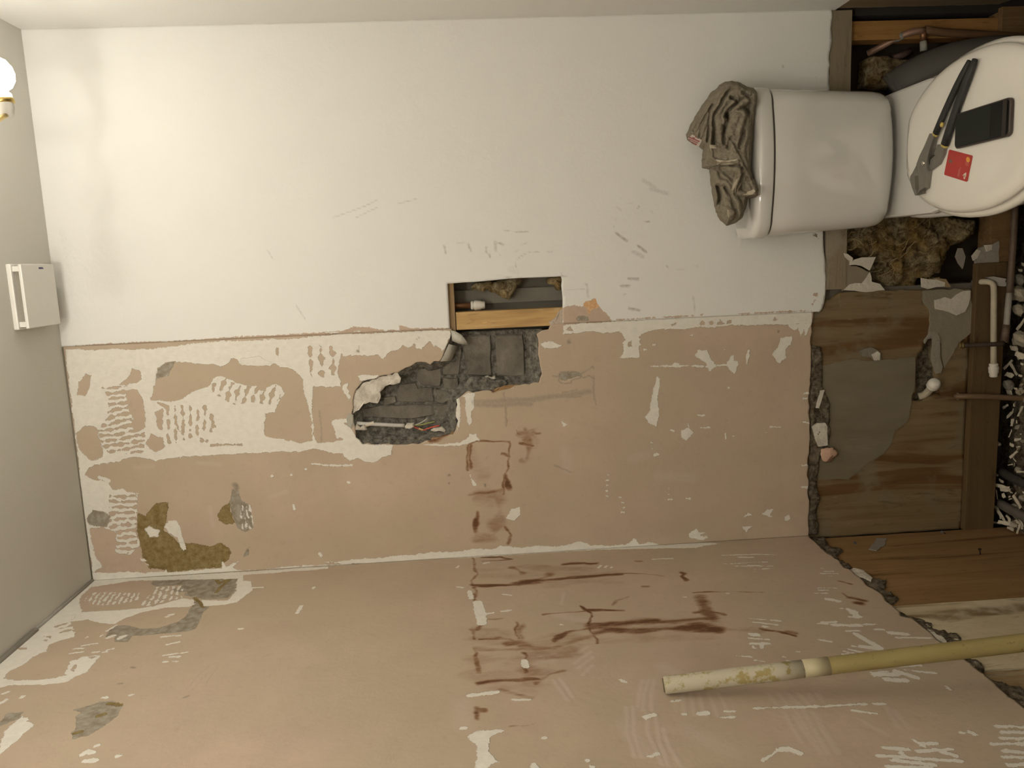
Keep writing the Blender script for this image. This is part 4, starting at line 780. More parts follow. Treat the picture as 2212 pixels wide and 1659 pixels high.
bm = NB(); box(bm, (-.06, -1.3, -.32), (-.045, .16, .6)); box(bm, (-.06, .145, -.32), (W+.06, .16, .6)); box(bm, (W-.01, .02, -.3), (W+.02, .14, .52)); obj('dark_backing', bm, M_black, wall_left)  # added black sheets, keep background light out of the open joints
# ceiling edge: open joint and sealant along the left wall, fine bead along the back wall
M_caulk = simple('grey_joint', (.33, .31, .27), .9, scale=60, bump=.002)
bm = NB(); tube(bm, [(.001, -.004, H-.003), (.002, -.15, H-.004), (.001, -.30, H-.002)], .0045, 8); tube(bm, [(.002, -.30, H-.006), (.001, -.6, H-.004), (.002, -1.0, H-.005)], .006, 8); tag(obj('trim_1', bm, M_caulk, None, True), kind='structure')
bm = NB(); tube(bm, [(.002, -.0005, 2.5492), (.3, -.0003, 2.5495), (.64, -.0008, 2.549)], .0024, 6); tag(obj('trim_2', bm, simple('dark_corner_gap', (.20, .175, .13), .9), None, True), kind='structure')

# --- floor: earth and rubble below the missing floorboards
M_soil = NT('rubble_soil', .95, .1)
M_soil.col(M_soil.mix(M_soil.mr(M_soil.noise(55., 5, .75), .35, .7), (.055, .042, .028), M_soil.mix(M_soil.noise(16., 3), (.24, .185, .115), (.40, .34, .25)))); M_soil.bump(M_soil.noise(80., 5, .75), .01, 1.)
bm = NB(); nx, ny = 110, 90; G = []
for i in range(nx+1):
    row = []
    for j in range(ny+1):
        x = -.03+(W+.06)*i/nx; y = .125-1.0*j/ny; row.append(bm.verts.new((x, y, -.05+.013*mnoise.fractal(Vector((x*22, y*22, 1.)), .8, 2., 4)-(.05 if y > -.005 else 0))))
    G.append(row)
for i in range(nx):
    for j in range(ny): bm.faces.new((G[i][j], G[i+1][j], G[i+1][j+1], G[i][j+1]))
fl = obj('floor', bm, M_soil.m, None, True); tag(fl, kind='structure')
bm = NB(); box(bm, (-.03, FRONT, -.09), (W+.03, -.86, -.055)); obj('subfloor', bm, M_soil.m, fl)

# ------------------------------------------------------------------ ceiling lamp (its nearest bulb shows at the left edge of the picture)
K = NT('lit_glass'); K.b.inputs['Emission Color'].default_value = (*BULB_COL, 1); K.b.inputs['Emission Strength'].default_value = BULB; M_glow = K.m
M_brass = simple('worn_brass', (.62, .46, .17), .3, 1., scale=40); M_whitepl = simple('white_plastic', (.76, .735, .68), .4, var=.03)
K = NT('dim_lit_glass'); K.b.inputs['Emission Color'].default_value = (*BULB_COL, 1); K.b.inputs['Emission Strength'].default_value = BULB*NEAR; M_glow0 = K.m
K = NT('fill_lamp_glass'); K.b.inputs['Emission Color'].default_value = (*BULB_COL, 1); K.b.inputs['Emission Strength'].default_value = BULB*REAR; M_glow2 = K.m  # glass of the added fill lamp behind the camera
def ceiling_light(c, bulbs, name, label, M_glow=M_glow):
    t = thing(name, (c[0], c[1], H), label, 'lamp')
    bm = NB(); lathe(bm, [(.055, 0), (.055, -.012), (.02, -.03), (.014, -.12), (.024, -.13), (.024, -.155), (.004, -.17)], (c[0], c[1], H)); obj('ceiling_rose', bm, M_brass, t, True)
    hub = np.array([c[0], c[1], H-.143])
    for b in bulbs:
        b = np.array(b); d = hub-b; d[2] = 0; d = np.array([-1., -.06, -.16]) if b[1] > -.5 else d; d /= np.linalg.norm(d); base = b+d*.036
        bm = NB(); tube(bm, [hub-d*.02, (hub+base+d*.05)/2+np.array([0, 0, -.02]), base+d*.045], .005, 10, sub=4); obj('arm', bm, M_brass, t, True)
        bm = NB(); lathe(bm, [(.010, 0), (.017, .006), (.017, .03), (.013, .045), (.009, .05)], base, d); ho = obj('bulb_holder', bm, M_whitepl, t, True)
        bm = NB(); lathe(bm, [(.0175, 0), (.0195, .003), (.0195, .008), (.0175, .011)], base+d*.014, d); obj('brass_ring', bm, M_brass, ho, True)
        bm = NB(); lathe(bm, [(.001, -.032), (.012, -.029), (.022, -.022), (.0295, -.009), (.0315, .004), (.029, .017), (.022, .028), (.013, .034), (.011, .040)], b, d); obj('bulb', bm, M_glow0 if b[1] > -.5 else M_glow, t, True)
    return t
ceiling_light((1.03, -.74), [(1.221, -.43, 2.397), (.80, -.75, 2.40), (1.08, -1.05, 2.40)], 'ceiling_light', 'three-armed ceiling lamp with glowing white bulbs near the right wall')
ceiling_light((.60, -2.1), [(.78, -2.02, 2.38), (.42, -2.12, 2.38)], 'ceiling_light', 'unseen two-armed fill lamp added behind the camera to even the light', M_glow2)  # added out of view as fill, evens the light down the back wall

# ------------------------------------------------------------------ extractor fan on the ceiling
t = thing('extractor_fan', (.778, -.135, H), 'white square extractor fan with a raised front panel on the ceiling', 'fan')
bm = NB(); box(bm, (.702, -.211, H-.012), (.855, -.058, H), bevel=.003); obj('base_plate', bm, M_whitepl, t)
bm = NB(); box(bm, (.716, -.196, H-.021), (.841, -.072, H-.012)); obj('grille', bm, simple('fan_grey', (.30, .27, .22), .7), t)
bm = NB()
for i in range(9): box(bm, (.722, -.19+.0135*i, H-.0225), (.835, -.185+.0135*i, H-.0208))
o = obj('grille_slots', bm, simple('fan_dark', (.05, .04, .03), .8), t); o['kind'] = 'stuff'
bm = NB(); box(bm, (.704, -.209, H-.034), (.853, -.060, H-.0265), bevel=.002); pan = obj('front_panel', bm, M_whitepl, t)
bm = NB(); prism(bm, [(.8455, -.132, H-.0342), (.8455, -.1145, H-.0342), (.8415, -.110, H-.0342), (.8415, -.132, H-.0342)], (0, 0, -.0004)); obj('badge', bm, simple('navy_print', (.06, .055, .16), .5), pan)
for x, y in ((.843, -.2), (.714, -.2), (.843, -.07), (.714, -.07)):
    bm = NB(); box(bm, (x-.006, y-.005, H-.027), (x+.006, y+.005, H-.011)); obj('spacer', bm, M_whitepl, t)

# ------------------------------------------------------------------ toilet
M_cer = NT('white_ceramic', .09, .55); M_cer.col(M_cer.mix(M_cer.noise(3.), (.665, .65, .615), (.69, .675, .64))); M_cer.b.inputs['Coat Weight'].default_value = .5; M_cer.b.inputs['Coat Roughness'].default_value = .04; M_cer = M_cer.m
M_seat = simple('white_seat_plastic', (.86, .825, .755), .12, var=.02, scale=3, coat=.4)
TX = 1.027
def loft(bm, rings, cap0=True, cap1=True):
    R = [[bm.verts.new(p) for p in r] for r in rings]; n = len(R[0])
    for A, B in zip(R, R[1:]):
        for i in range(n): bm.faces.new((A[i], A[(i+1) % n], B[(i+1) % n], B[i]))
    if cap0: bm.faces.new(R[0][::-1])
    if cap1: bm.faces.new(R[-1])
    return bm
def cistern_ring(z, hw, yb, yf, bow=.016, rf=.045, rb=.02, dx=0.):
    """plan outline: straight back, bowed front, rounded corners"""
    p = []
    for k in range(7): a = math.pi/2*k/6; p.append((TX+dx+hw-rb+rb*math.sin(a)*1., yb-rb+rb*math.cos(a)))
    for k in range(9):
        a = math.pi/2*k/8; p.append((TX+dx+hw-rf+rf*math.cos(a), yf+rf-rf*math.sin(a)))
    for k in range(1, 12):
        s = 1-2*k/12; p.append((TX+dx+(hw-rf)*s, yf-bow*(1-s*s)))
    for k in range(9):
        a = math.pi/2*k/8; p.append((TX+dx-hw+rf-rf*math.sin(a), yf+rf-rf*math.cos(a)))
    for k in range(7): a = math.pi/2*k/6; p.append((TX+dx-hw+rb-rb*math.cos(a), yb-rb+rb*math.sin(a)))
    return [(x, y, z) for x, y in p]
toi = thing('toilet', (TX, -.35, -.05), 'white close-coupled toilet with closed lid against the back wall', 'toilet')
bm = NB(); R = []
for z, hw, yf, r in ((.4165, .118, -.105, .03), (.418, .140, -.13, .035), (.424, .152, -.150, .04), (.434, .159, -.160, .045), (.448, .1635, -.1655, .045), (.47, .1665, -.168, .045), (.56, .1705, -.170, .045), (.65, .1745, -.172, .045), (.7285, .178, -.1735, .045), (.7295, .1775, -.173, .045), (.730, .170, -.166, .04)):
    R.append(cistern_ring(z, hw, -.028, yf, rf=r))
loft(bm, R); cis = obj('cistern', bm, M_cer, toi, True)
bm = NB(); R = []
for z, e, rr in ((.7350, -.006, .045), (.7351, .0005, .046), (.736, .003, .046), (.739, .004, .047), (.762, .004, .047), (.768, .002, .046), (.7725, -.003, .045), (.775, -.011, .04), (.7755, -.02, .03)):
    R.append(cistern_ring(z, .179+e, -.026-(.0 if e > -.005 else .008), -.174-e, rf=rr))
loft(bm, R); obj('cistern_lid', bm, M_cer, toi, True)
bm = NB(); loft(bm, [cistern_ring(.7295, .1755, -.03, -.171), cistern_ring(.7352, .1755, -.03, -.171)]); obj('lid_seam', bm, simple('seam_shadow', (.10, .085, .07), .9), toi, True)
# seat plan: cut-off round, widest about halfway
def seat_ring(z, g=0., n=64, back=-.228, gb=None):
    """g grows the outline; back edge stays straight"""
    hw, yc, lf, lb = .1645+g, -.468, .232+g, .262+g; out = []
    for k in range(n):
        a = 2*math.pi*k/n; c, s = math.cos(a), math.sin(a); e = 2.15
        x = hw*math.copysign(abs(c)**(2/e), c); y = yc + (lb if s > 0 else lf)*math.copysign(abs(s)**(2/e), s)
        out.append((1.042+x, min(y, (back if gb is None else gb)+g*.2), z))
    return out
bm = NB(); loft(bm, [seat_ring(.4075, -.012), seat_ring(.4085, -.002), seat_ring(.4125, .0015), seat_ring(.4175, .0), seat_ring(.4225, -.006), seat_ring(.4262, -.016), seat_ring(.4285, -.032), seat_ring(.4295, -.06), seat_ring(.430, -.10)]); lid = obj('toilet_lid', bm, M_seat, toi, True)
bm = NB(); loft(bm, [seat_ring(.3835, -.008, gb=-.235), seat_ring(.3855, .008, gb=-.235), seat_ring(.392, .0125, gb=-.235), seat_ring(.399, .0115, gb=-.235), seat_ring(.4045, .004, gb=-.235), seat_ring(.4065, -.008, gb=-.235)]); obj('seat', bm, M_seat, toi, True)
def pan_ring(z, hw, yf, yb, p=2.4, cx=1.038, n=64, tail=.152):
    out = []; yc = -.40
    for k in range(n):
        a = 2*math.pi*k/n; c, s = math.cos(a), math.sin(a)
        x = hw*math.copysign(abs(c)**(2/p), c)
        if s <= 0: y = yc-(yc-yf)*abs(s)**(2/p)
        else: y = yc+(yb-yc)*abs(s)**(2/5.); x = math.copysign(min(abs(x) if s < .3 else 9, tail*abs(c)**.12+.0), c) if s >= .3 else x
        out.append((cx+x, y, z))
    return out
bm = NB(); loft(bm, [pan_ring(-.05, .095, -.52, -.10, tail=.09), pan_ring(.06, .09, -.52, -.10, tail=.09), pan_ring(.16, .11, -.56, -.08, tail=.11), pan_ring(.26, .145, -.62, -.04, tail=.14), pan_ring(.345, .162, -.69, -.035, tail=.152), pan_ring(.375, .164, -.70, -.03, tail=.154), pan_ring(.3825, .158, -.694, -.032, tail=.152)]); obj('pan', bm, M_cer, toi, True)
bm = NB(); q = []
for (x, y) in ((.884, -.03), (.8825, -.125), (.8825, -.30), (.89, -.34), (1.185, -.34), (1.193, -.27), (1.193, -.125), (1.192, -.03)): q.append((x, y))
loft(bm, [[(x, y, .372) for x, y in q], [(x, y, .396) for x, y in q], [(1.038+(x-1.038)*.985, y-.001 if y > -.2 else y+.003, .4015) for x, y in q], [(1.038+(x-1.038)*.955, y-.004 if y > -.2 else y+.01, .4035) for x, y in q]]); obj('pan_shelf', bm, M_cer, toi, False)
bm = NB(); box(bm, (.95, -.085, .4033), (1.11, -.04, .417)); obj('coupling_washer', bm, simple('black_rubber', (.02, .018, .016), .8), toi)
LZ = .4302
# ------------------------------------------------------------------ pliers, phone, card on the lid
def onlid(fr, s, z): return [tuple(onZ(*px(fr, u, v), z)) for u, v in pts(s)]
def slabz(bm, q, z0, z1, bev=0.):
    r0 = [bm.verts.new((p[0], p[1], z0)) for p in q]; n = len(q); c = np.mean([p[:2] for p in q], 0); k = 1-bev
    r1 = [bm.verts.new((p[0], p[1], z1-bev*.02)) for p in q]; r2 = [bm.verts.new((c[0]+(p[0]-c[0])*k, c[1]+(p[1]-c[1])*k, z1)) for p in q]
    for A, B in ((r0, r1), (r1, r2)):
        for i in range(n): bm.faces.new((A[i], A[(i+1) % n], B[(i+1) % n], B[i]))
    bm.faces.new(r0[::-1]); bm.faces.new(r2); return bm
M_steel = simple('dull_steel', (.27, .255, .23), .42, .75, var=.15, scale=60); M_steeld = simple('dark_steel_jaw', (.17, .15, .12), .55, .6, var=.2, scale=80)
M_grip = simple('black_grip', (.022, .021, .02), .55, var=.2, scale=90, bump=.0006, bscale=500); M_yel = simple('yellow_collar', (.55, .42, .10), .55)
pl = thing('water_pump_pliers', onZ(*px('L', 520, 800), LZ), 'water pump pliers with black grips and yellow collars lying across the toilet lid', 'pliers')
bm = NB(); slabz(bm, onlid('L', '435,822 478,840 444,930 425,1000 410,1060 408,1150 390,1285 352,1310 330,1345 345,1290 340,1190 330,1130 322,1085 350,1010 392,925', LZ+.012), LZ+.0075, LZ+.0145); obj('upper_handle', bm, M_steel, pl)
bm = NB(); slabz(bm, onlid('L', '500,915 562,935 548,1000 508,1085 430,1140 408,1290 352,1325 345,1290 385,1130 405,1050 432,990 447,930 470,850 478,840 462,950 438,1020 447,1040 478,985', LZ+.006), LZ+.0005, LZ+.0078); obj('lower_handle', bm, M_steel, pl)
bm = NB(); slabz(bm, onlid('L', '318,1095 335,1130 345,1190 352,1290 360,1335 308,1352 282,1290 262,1215 268,1185 285,1160', LZ+.010), LZ+.001, LZ+.0115); obj('jaw', bm, M_steel, pl)
bm = NB(); slabz(bm, onlid('L', '312,1100 330,1120 345,1180 330,1180', LZ+.012), LZ+.0112, LZ+.0124); slabz(bm, onlid('L', '300,1185 336,1180 342,1240 338,1290 358,1335 320,1350 318,1320 305,1290', LZ+.012), LZ+.0112, LZ+.0124); obj('jaw_teeth', bm, M_steeld, pl)
bm = NB(); slabz(bm, onlid('L', '415,1035 465,1003 468,1010 430,1048 425,1090 413,1090', LZ+.0085), LZ+.0076, LZ+.0088); obj('adjusting_slot', bm, M_black, pl)
pv = onZ(*px('L', 372, 1076), LZ+.015); bm = NB(); lathe(bm, [(.0062, 0), (.0062, .0014), (.004, .003), (.001, .0034)], (pv[0], pv[1], LZ+.0142)); obj('pivot_bolt', bm, simple('bright_steel', (.6, .57, .5), .25, .95), pl, True)
def grip(a, b, w, z0, z1, col):
    A, B = [np.array(onZ(*px('L', *p), z1)) for p in (a, b)]; bm = NB(); n = 7; d = B-A
    cs = [np.array([A[0]+d[0]*s, A[1]+d[1]*s + .004*math.sin(s*3.1), 0]) for s in np.linspace(0, 1, n)]
    t = d/np.linalg.norm(d); nn = np.array([-t[1], t[0], 0]); rings = []
    for i, c in enumerate(cs):
        k = (.62, .9, 1, 1, 1, 1.02, .98)[i]*w; h = (.7, .95, 1, 1, 1, 1, 1)[i]
        rings.append([tuple(c+nn*k*math.cos(q)+np.array([0, 0, (z0+z1)/2+(z1-z0)/2*h*math.copysign(abs(math.sin(q))**.75, math.sin(q))])) for q in np.linspace(0, 2*math.pi, 14, endpoint=False)])
    loft(bm, rings); g = obj('grip', bm, M_grip, pl, True)
    bm = NB(); e = cs[-1]; lathe(bm, [(w*.93, 0), (w*1.0, .001), (w*.98, .004), (w*.85, .005)], (e[0], e[1], (z0+z1)/2), t, 16); bm.transform(Matrix.Translation((0, 0, (z0+z1)/2)) @ Matrix.Diagonal((1, 1, .62, 1)) @ Matrix.Translation((0, 0, -(z0+z1)/2))); obj('collar', bm, M_yel, pl, True)
grip((742, 205), (458, 822), .0086, LZ+.004, LZ+.016, M_grip); grip((788, 190), (530, 918), .0104, LZ+.0006, LZ+.0146, M_grip)
s0 = onZ(*px('L', 525, 748), LZ+.015); bm = NB(); lathe(bm, [(.005, 0), (.0055, .003), (.002, .005)], (s0[0], s0[1], LZ+.0115)); obj('yellow_stop', bm, M_yel, pl, True)
# phone
def rrect(cx, cy, hx, hy, r, ang, n=6):
    o = []
    for sx, sy, a0 in ((1, 1, 0), (-1, 1, 90), (-1, -1, 180), (1, -1, 270)):
        for k in range(n+1):
            a = math.radians(a0+90*k/n); x, y = sx*(hx-r)+r*math.cos(a), sy*(hy-r)+r*math.sin(a); o.append((cx+x*math.cos(ang)-y*math.sin(ang), cy+x*math.sin(ang)+y*math.cos(ang)))
    return o
ph = thing('phone', (1.048, -.523, LZ), 'black smartphone lying face up on the toilet lid beside the pliers', 'phone')
def stack(name, outl, zs, mat, par, smooth=False):
    bm = NB(); loft(bm, [[(x, y, z) for x, y in o] for o, z in zip(outl, zs)]); return obj(name, bm, mat, par, smooth)
an = .01
stack('body', [rrect(1.048, -.523, .0345, .084, .009, an), rrect(1.048, -.523, .0365, .0865, .011, an), rrect(1.048, -.523, .0365, .0865, .011, an), rrect(1.048, -.523, .0352, .085, .010, an)], [LZ+.0003, LZ+.002, LZ+.0075, LZ+.0088], simple('dark_phone_body', (.05, .032, .026), .3), ph)
M_glass = NT('black_glass', .06, .22); M_glass.col((.005, .005, .0045))
scr = stack('screen', [rrect(1.048, -.523, .0340, .0835, .009, an), rrect(1.048, -.523, .0336, .083, .009, an)], [LZ+.0087, LZ+.0093], M_glass.m, ph)
M_dim = simple('display_dark_green', (.010, .014, .010), .08, spec=.25)
stack('display_area', [rrect(1.048, -.498, .0318, .055, .002, an), rrect(1.048, -.498, .0318, .055, .002, an)], [LZ+.0092, LZ+.0095], M_dim, scr)
bm = NB(); box(bm, (1.012, -.600, LZ+.0092), (1.0835, -.588, LZ+.00945)); obj('earpiece_band', bm, simple('phone_trim', (.022, .016, .013), .3), scr)
# red bank card
q = onlid('L', '598,965 552,1172 742,1230 788,1015', LZ+.001); cc = np.mean(q, 0)
card = thing('bank_card', (cc[0], cc[1], LZ), 'red bank card with overlapping orange and red circles lying on the toilet lid', 'card')
e1 = np.array(q[3])-np.array(q[0]); e2_ = np.array(q[1])-np.array(q[0]); e1[2] = e2_[2] = 0; L1, L2 = np.linalg.norm(e1), np.linalg.norm(e2_); e1 /= L1; e2_ -= e1*(e2_ @ e1); e2_ /= np.linalg.norm(e2_)
ang = math.atan2(e1[1], e1[0]); stack('card_body', [rrect(cc[0], cc[1], .0428, .027, .0032, ang), rrect(cc[0], cc[1], .0428, .027, .0032, ang)], [LZ+.0002, LZ+.0011], simple('red_card_plastic', (.48, .035, .028), .32, var=.04), card)
def mark(name, fr, s, mat, z=LZ+.00115, parent=card, th=.0002):
    bm = NB(); prism(bm, onlid(fr, s, z), (0, 0, th)); return obj(name, bm, mat, parent)
def circ(u, v, ru, rv, n=20, tilt=-.25): return ' '.join('%f,%f' % (u+ru*math.cos(a)+tilt*rv*math.sin(a)*-.3, v+rv*math.sin(a)) for a in np.linspace(0, 6.283, n, endpoint=False))
mark('chip', 'c', '395,575 520,600 525,690 500,725 380,705 385,640', simple('card_chip', (.17, .11, .085), .4))
mark('emblem_circle', 'c', circ(1160, 750, 85, 115), simple('card_soft_red', (.56, .10, .075), .35)); mark('emblem_circle', 'c', circ(1195, 580, 82, 115), simple('card_orange', (.80, .38, .06), .35), LZ+.0013)
mark('printed_name', 'c', '870,900 905,905 885,1000 830,1300 790,1315 735,1300 760,1150 790,1000', simple('card_pale_print', (.52, .11, .10), .35))
M_cw = simple('card_white_print', (.80, .72, .62), .4)
for s in ('960,1235 1085,1130 1120,1135 1110,1280 1075,1330', '1000,1300 1060,1340 1085,1350 1040,1415 1010,1380'): mark('white_logo', 'c', s, M_cw)
for s in ('985,1225 1045,1290 1055,1280 1000,1215', '1035,1240 1085,1290 1090,1278 1045,1228'): mark('logo_stroke', 'c', s, simple('card_dark_print', (.25, .08, .06), .4), LZ+.0014)

# ------------------------------------------------------------------ towel heaped on the cistern
M_tow = NT('taupe_terry', .95, .1)
M_tow.col(M_tow.mix(M_tow.mr(M_tow.noise(120., 4, .7), .3, .7), (.235, .20, .145), M_tow.mix(M_tow.noise(18., 3), (.33, .285, .215), (.40, .355, .275)))); M_tow.bump(M_tow.ma('ADD', M_tow.noise(420., 3, .7), M_tow.ma('MULTIPLY', M_tow.noise(90., 3), .7)), .0035, 1.)
tow = thing('towel', (1.06, -.09, .7757), 'crumpled taupe towel heaped on top of the toilet cistern', 'towel')
def TP(u, v, dy=0.):
    y = -.045 - .105*np.clip((u-200)/600., 0, 1) + dy
    return onY(*px('O', u, v), y)
OUTL = pts('600,145 680,165 740,200 800,215 835,260 835,310 812,420 797,600 787,800 777,960 800,1040 848,1150 842,1200 790,1228 748,1224 735,1300 700,1400 640,1452 550,1482 490,1430 450,1350 420,1200 402,1080 392,965 322,948 320,880 335,785 300,755 240,730 190,690 178,640 210,570 270,460 340,350 400,260 480,190 540,155')
OUTL = [tuple(k) for k in jag(OUTL, 22, 2.5, 91)]
RID = [('600,152 450,262 345,420 260,570 200,660', 34, .012), ('650,165 520,268 405,450 330,590 265,690', 34, .014), ('665,205 545,275 450,410 395,560 345,725', 34, .016), ('575,222 500,300 432,420 412,520 405,740', 26, .026),
       ('690,235 600,262 520,335 470,450 480,560 505,700', 48, .024), ('640,300 570,395 525,470 535,540', 34, .026), ('760,250 700,262 640,300', 40, .016), ('740,330 640,392 560,440', 30, .026), ('640,420 700,440 735,520 720,600', 34, .022),
       ('640,470 600,560 585,650 640,760', 60, .030), ('690,500 670,600 650,700', 50, .028), ('800,300 812,360 800,470', 40, .010), ('815,330 795,480 780,620 770,800 765,960', 34, .012), ('745,560 738,680 700,800', 34, .016),
       ('430,790 520,850 640,820', 90, .018), ('405,775 420,850 490,900 570,905 650,885', 26, .024), ('560,700 640,780 700,880 770,1010 820,1120 835,1180', 40, .018), ('600,740 690,930 700,1060', 34, .016),
       ('720,1000 760,1090 790,1160', 70, .012), ('660,1170 740,1200 810,1175', 30, .018), ('350,800 335,860 330,935', 50, .004), ('400,960 405,1080 425,1220 450,1350 520,1450 560,1468', 44, .014), ('430,980 470,1060 540,1085 600,1180 650,1290 690,1390', 40, .022),
       ('650,935 690,985 660,1070 625,1170', 32, .030), ('480,940 560,960 640,950', 50, .016), ('520,1000 590,1060 640,1120', 44, .016), ('520,1150 550,1220 570,1300', 44, .010), ('540,1330 600,1360 560,1430', 44, .016), ('690,1380 640,1440 560,1465', 34, .018), ('720,1240 690,1330', 40, .006)]
VAL = [('380,700 385,600 398,500 395,420 420,370', 13, .012), ('428,740 432,600 427,520 440,450 490,380 520,310 580,230', 12, .014), ('525,720 530,640 540,560 560,500 555,450', 16, .018), ('735,420 745,450 730,560 700,640 675,720 672,765', 14, .014), ('590,300 640,312 652,350 610,382 560,440 545,480', 14, .016), ('700,250 742,290', 14, .012),
       ('560,650 620,720 680,830 720,920 770,1000', 11, .010), ('400,962 470,932 560,917 672,925', 11, .014), ('692,950 702,1000 682,1070 642,1130 630,1185', 12, .016), ('470,1120 490,1180 497,1230 460,1300', 16, .022), ('540,1130 590,1200 620,1290 655,1380 600,1452', 14, .018), ('752,1222 738,1290 722,1350', 14, .012), ('300,655 320,560 370,460', 12, .009), ('250,605 310,480 400,330', 12, .008), ('500,950 560,1010 610,1060', 22, .010), ('345,860 352,770', 11, .010), ('600,660 570,720 560,760', 13, .012)]
st = 5.; uu = np.arange(165, 866, st); vv = np.arange(130, 1496, st); UU, VV = np.meshgrid(uu, vv, indexing='ij'); PP = np.stack([UU.ravel(), VV.ravel()], 1)
so, NN = sd_poly(PP, OUTL, True); snap = np.abs(so) < st*.7; PP[snap] = NN[snap]; so[snap] = 0
wob = np.stack([np.sin(PP[:, 1]*.031+PP[:, 0]*.013)+.5*np.sin(PP[:, 1]*.083), np.sin(PP[:, 0]*.037)+.5*np.sin(PP[:, 0]*.09+PP[:, 1]*.02)], 1)*4.5
hgt = np.zeros(len(PP))
for s_, w_, a_ in RID:
    d_ = -sd_line(PP+wob, pts(s_), 0.); t_ = np.clip(1-d_/(w_*1.5), 0, 1); hgt = np.maximum(hgt, (a_+.012)*(1-(1-t_)**2.2))
for s_, w_, a_ in VAL: d_ = -sd_line(PP+wob*.5, pts(s_), 0.); hgt -= a_*1.15*np.exp(-(d_/w_)**2)
fine = np.array([mnoise.fractal(Vector((p[0]*.018, p[1]*.018, 4.)), .8, 2.1, 3) for p in PP])*.003
bul = .034*np.sqrt(np.clip(so/75., 0, 1)); ok = so >= 0
yb = -.040-.115*np.clip((PP[:, 0]-190)/600., 0, 1.05)-np.clip(PP[:, 0]-785, 0, 99)*.0008
yf = yb-bul-(hgt+fine)*np.clip(so/30., 0, 1); yf = np.minimum(yf, yb+.004)
me = bpy.data.meshes.new('cloth'); n1_, n2_ = len(uu), len(vv); idx = np.arange(len(PP)).reshape(n1_, n2_)
F_ = np.stack([idx[:-1, :-1], idx[1:, :-1], idx[1:, 1:], idx[:-1, 1:]], -1).reshape(-1, 4); F_ = F_[(so[F_] >= 0).all(1)]
def towel_points(y):
    D = np.array([ray(*px('O', u, v)) for u, v in PP]); P3 = CAM + D*((y-CAM[1])/D[:, 1])[:, None]; k = P3[:, 1] > -.196; P3[k, 2] = np.maximum(P3[k, 2], .7768); return P3
A3, B3 = towel_points(yf), towel_points(np.minimum(yb+.022, -.012))
used = np.unique(F_); rm_ = -np.ones(len(PP), int); rm_[used] = np.arange(len(used)); nu_ = len(used)
E_ = np.concatenate([F_[:, [0, 1]], F_[:, [1, 2]], F_[:, [2, 3]], F_[:, [3, 0]]]); kk_ = np.sort(E_, 1); kk_ = kk_[:, 0]*len(PP)+kk_[:, 1]; _, ix_, ct_ = np.unique(kk_, return_index=True, return_counts=True); BE_ = rm_[E_[ix_[ct_ == 1]]]
F_ = rm_[F_]; fc = [tuple(f) for f in F_[:, ::-1]] + [tuple(f+nu_) for f in F_] + [(a, b, b+nu_, a+nu_) for a, b in BE_]
me.from_pydata([tuple(p) for p in np.concatenate([A3[used], B3[used]])], [], fc); me.validate()
cl = link('cloth', me, M_tow.m, tow, True)
M_hem = simple('woven_hem', (.47, .41, .31), .95, bump=.0015, bscale=300)
for s, dy in (('400,735 455,740 460,770 400,770', -.026), ('455,870 540,885 650,865 660,905 560,925 470,915', -.029), ('655,930 690,945 680,1010 650,1070 630,1180 600,1150 615,1080', -.034), ('690,1195 740,1170 800,1145 815,1165 790,1190 730,1210', -.022), ('560,1330 640,1345 630,1390 590,1425 570,1400', -.022)):
    nr = [int(np.argmin((PP[:, 0]-u)**2+(PP[:, 1]-v)**2)) for u, v in pts(s)]; q = [A3[k]+np.array([0, -.0035, .001]) for k in nr]; bm = NB(); prism(bm, q, (0, .004, 0)); obj('hem', bm, M_hem, tow)
def label_points(st_, off):
    nr = int(np.argmin((PP[:, 0]-262)**2+(PP[:, 1]-690)**2)); y0 = A3[nr][1]; return [onY(*px('O', u, v), y0+off) for u, v in pts(st_)]
q = label_points('196,676 236,640 326,692 292,760', -.010); bm = NB(); prism(bm, q, (0, .0015, 0)); tg = obj('care_label', bm, simple('white_label', (.66, .60, .53), .8), tow)
M_red = simple('red_print', (.36, .12, .115), .8)
for s in ('206,658 305,700 300,712 206,670', '240,662 262,672 262,680 240,672', '205,676 290,716 286,724 205,684', '207,692 222,700 222,708 207,700', '230,704 280,728 277,736 230,714', '262,655 292,668 290,676 262,664', '256,725 274,733 272,741 255,733'):
    q = label_points(s, -.0107); bm = NB(); prism(bm, q, (0, .0006, 0)); obj('red_lettering', bm, M_red, tg)

# ------------------------------------------------------------------ yellow pole leaning on the left wall
K = NT('yellow_painted_wood', .6, .3)
c = K.mix(K.mr(K.noise(30., 4, .6, (1, 1, .2)), .3, .7), (.29, .225, .085), (.355, .285, .12)); c = K.mix(K.mr(K.noise(70., 4, .7), .62, .72), c, (.14, .10, .05))
M_pole = K.col(c).m
top = onX(*px('p', 1436, 1480), .0175); low = onX(*px('p', 2212, 1388), .105); bot = top+(low-top)*(top[2]+.048)/(top[2]-low[2])
pole = thing('pole', bot, 'long yellow painted pole leaning against the left wall', 'pole')
d = (top-bot); L = np.linalg.norm(d); d /= L; lean = d
bm = NB(); tube(bm, [bot+d*L*s for s in (0, .25, .5, .75, .93, .997)], .0158, 20); ob = obj('shaft', bm, M_pole, pole, True)
K = NT('flaking_white_paint', .7, .3); K.col(K.mix(K.mr(K.noise(45., 4, .65), .52, .62), (.52, .47, .355), (.36, .285, .12))); M_flake = K.m
bm = NB(); tube(bm, [top-d*.255, top-d*.2, top-d*.1, top-d*.004, top+d*.001], [.0159, .0163, .0165, .0162, .0152], 20); obj('painted_end', bm, M_flake, pole, True)
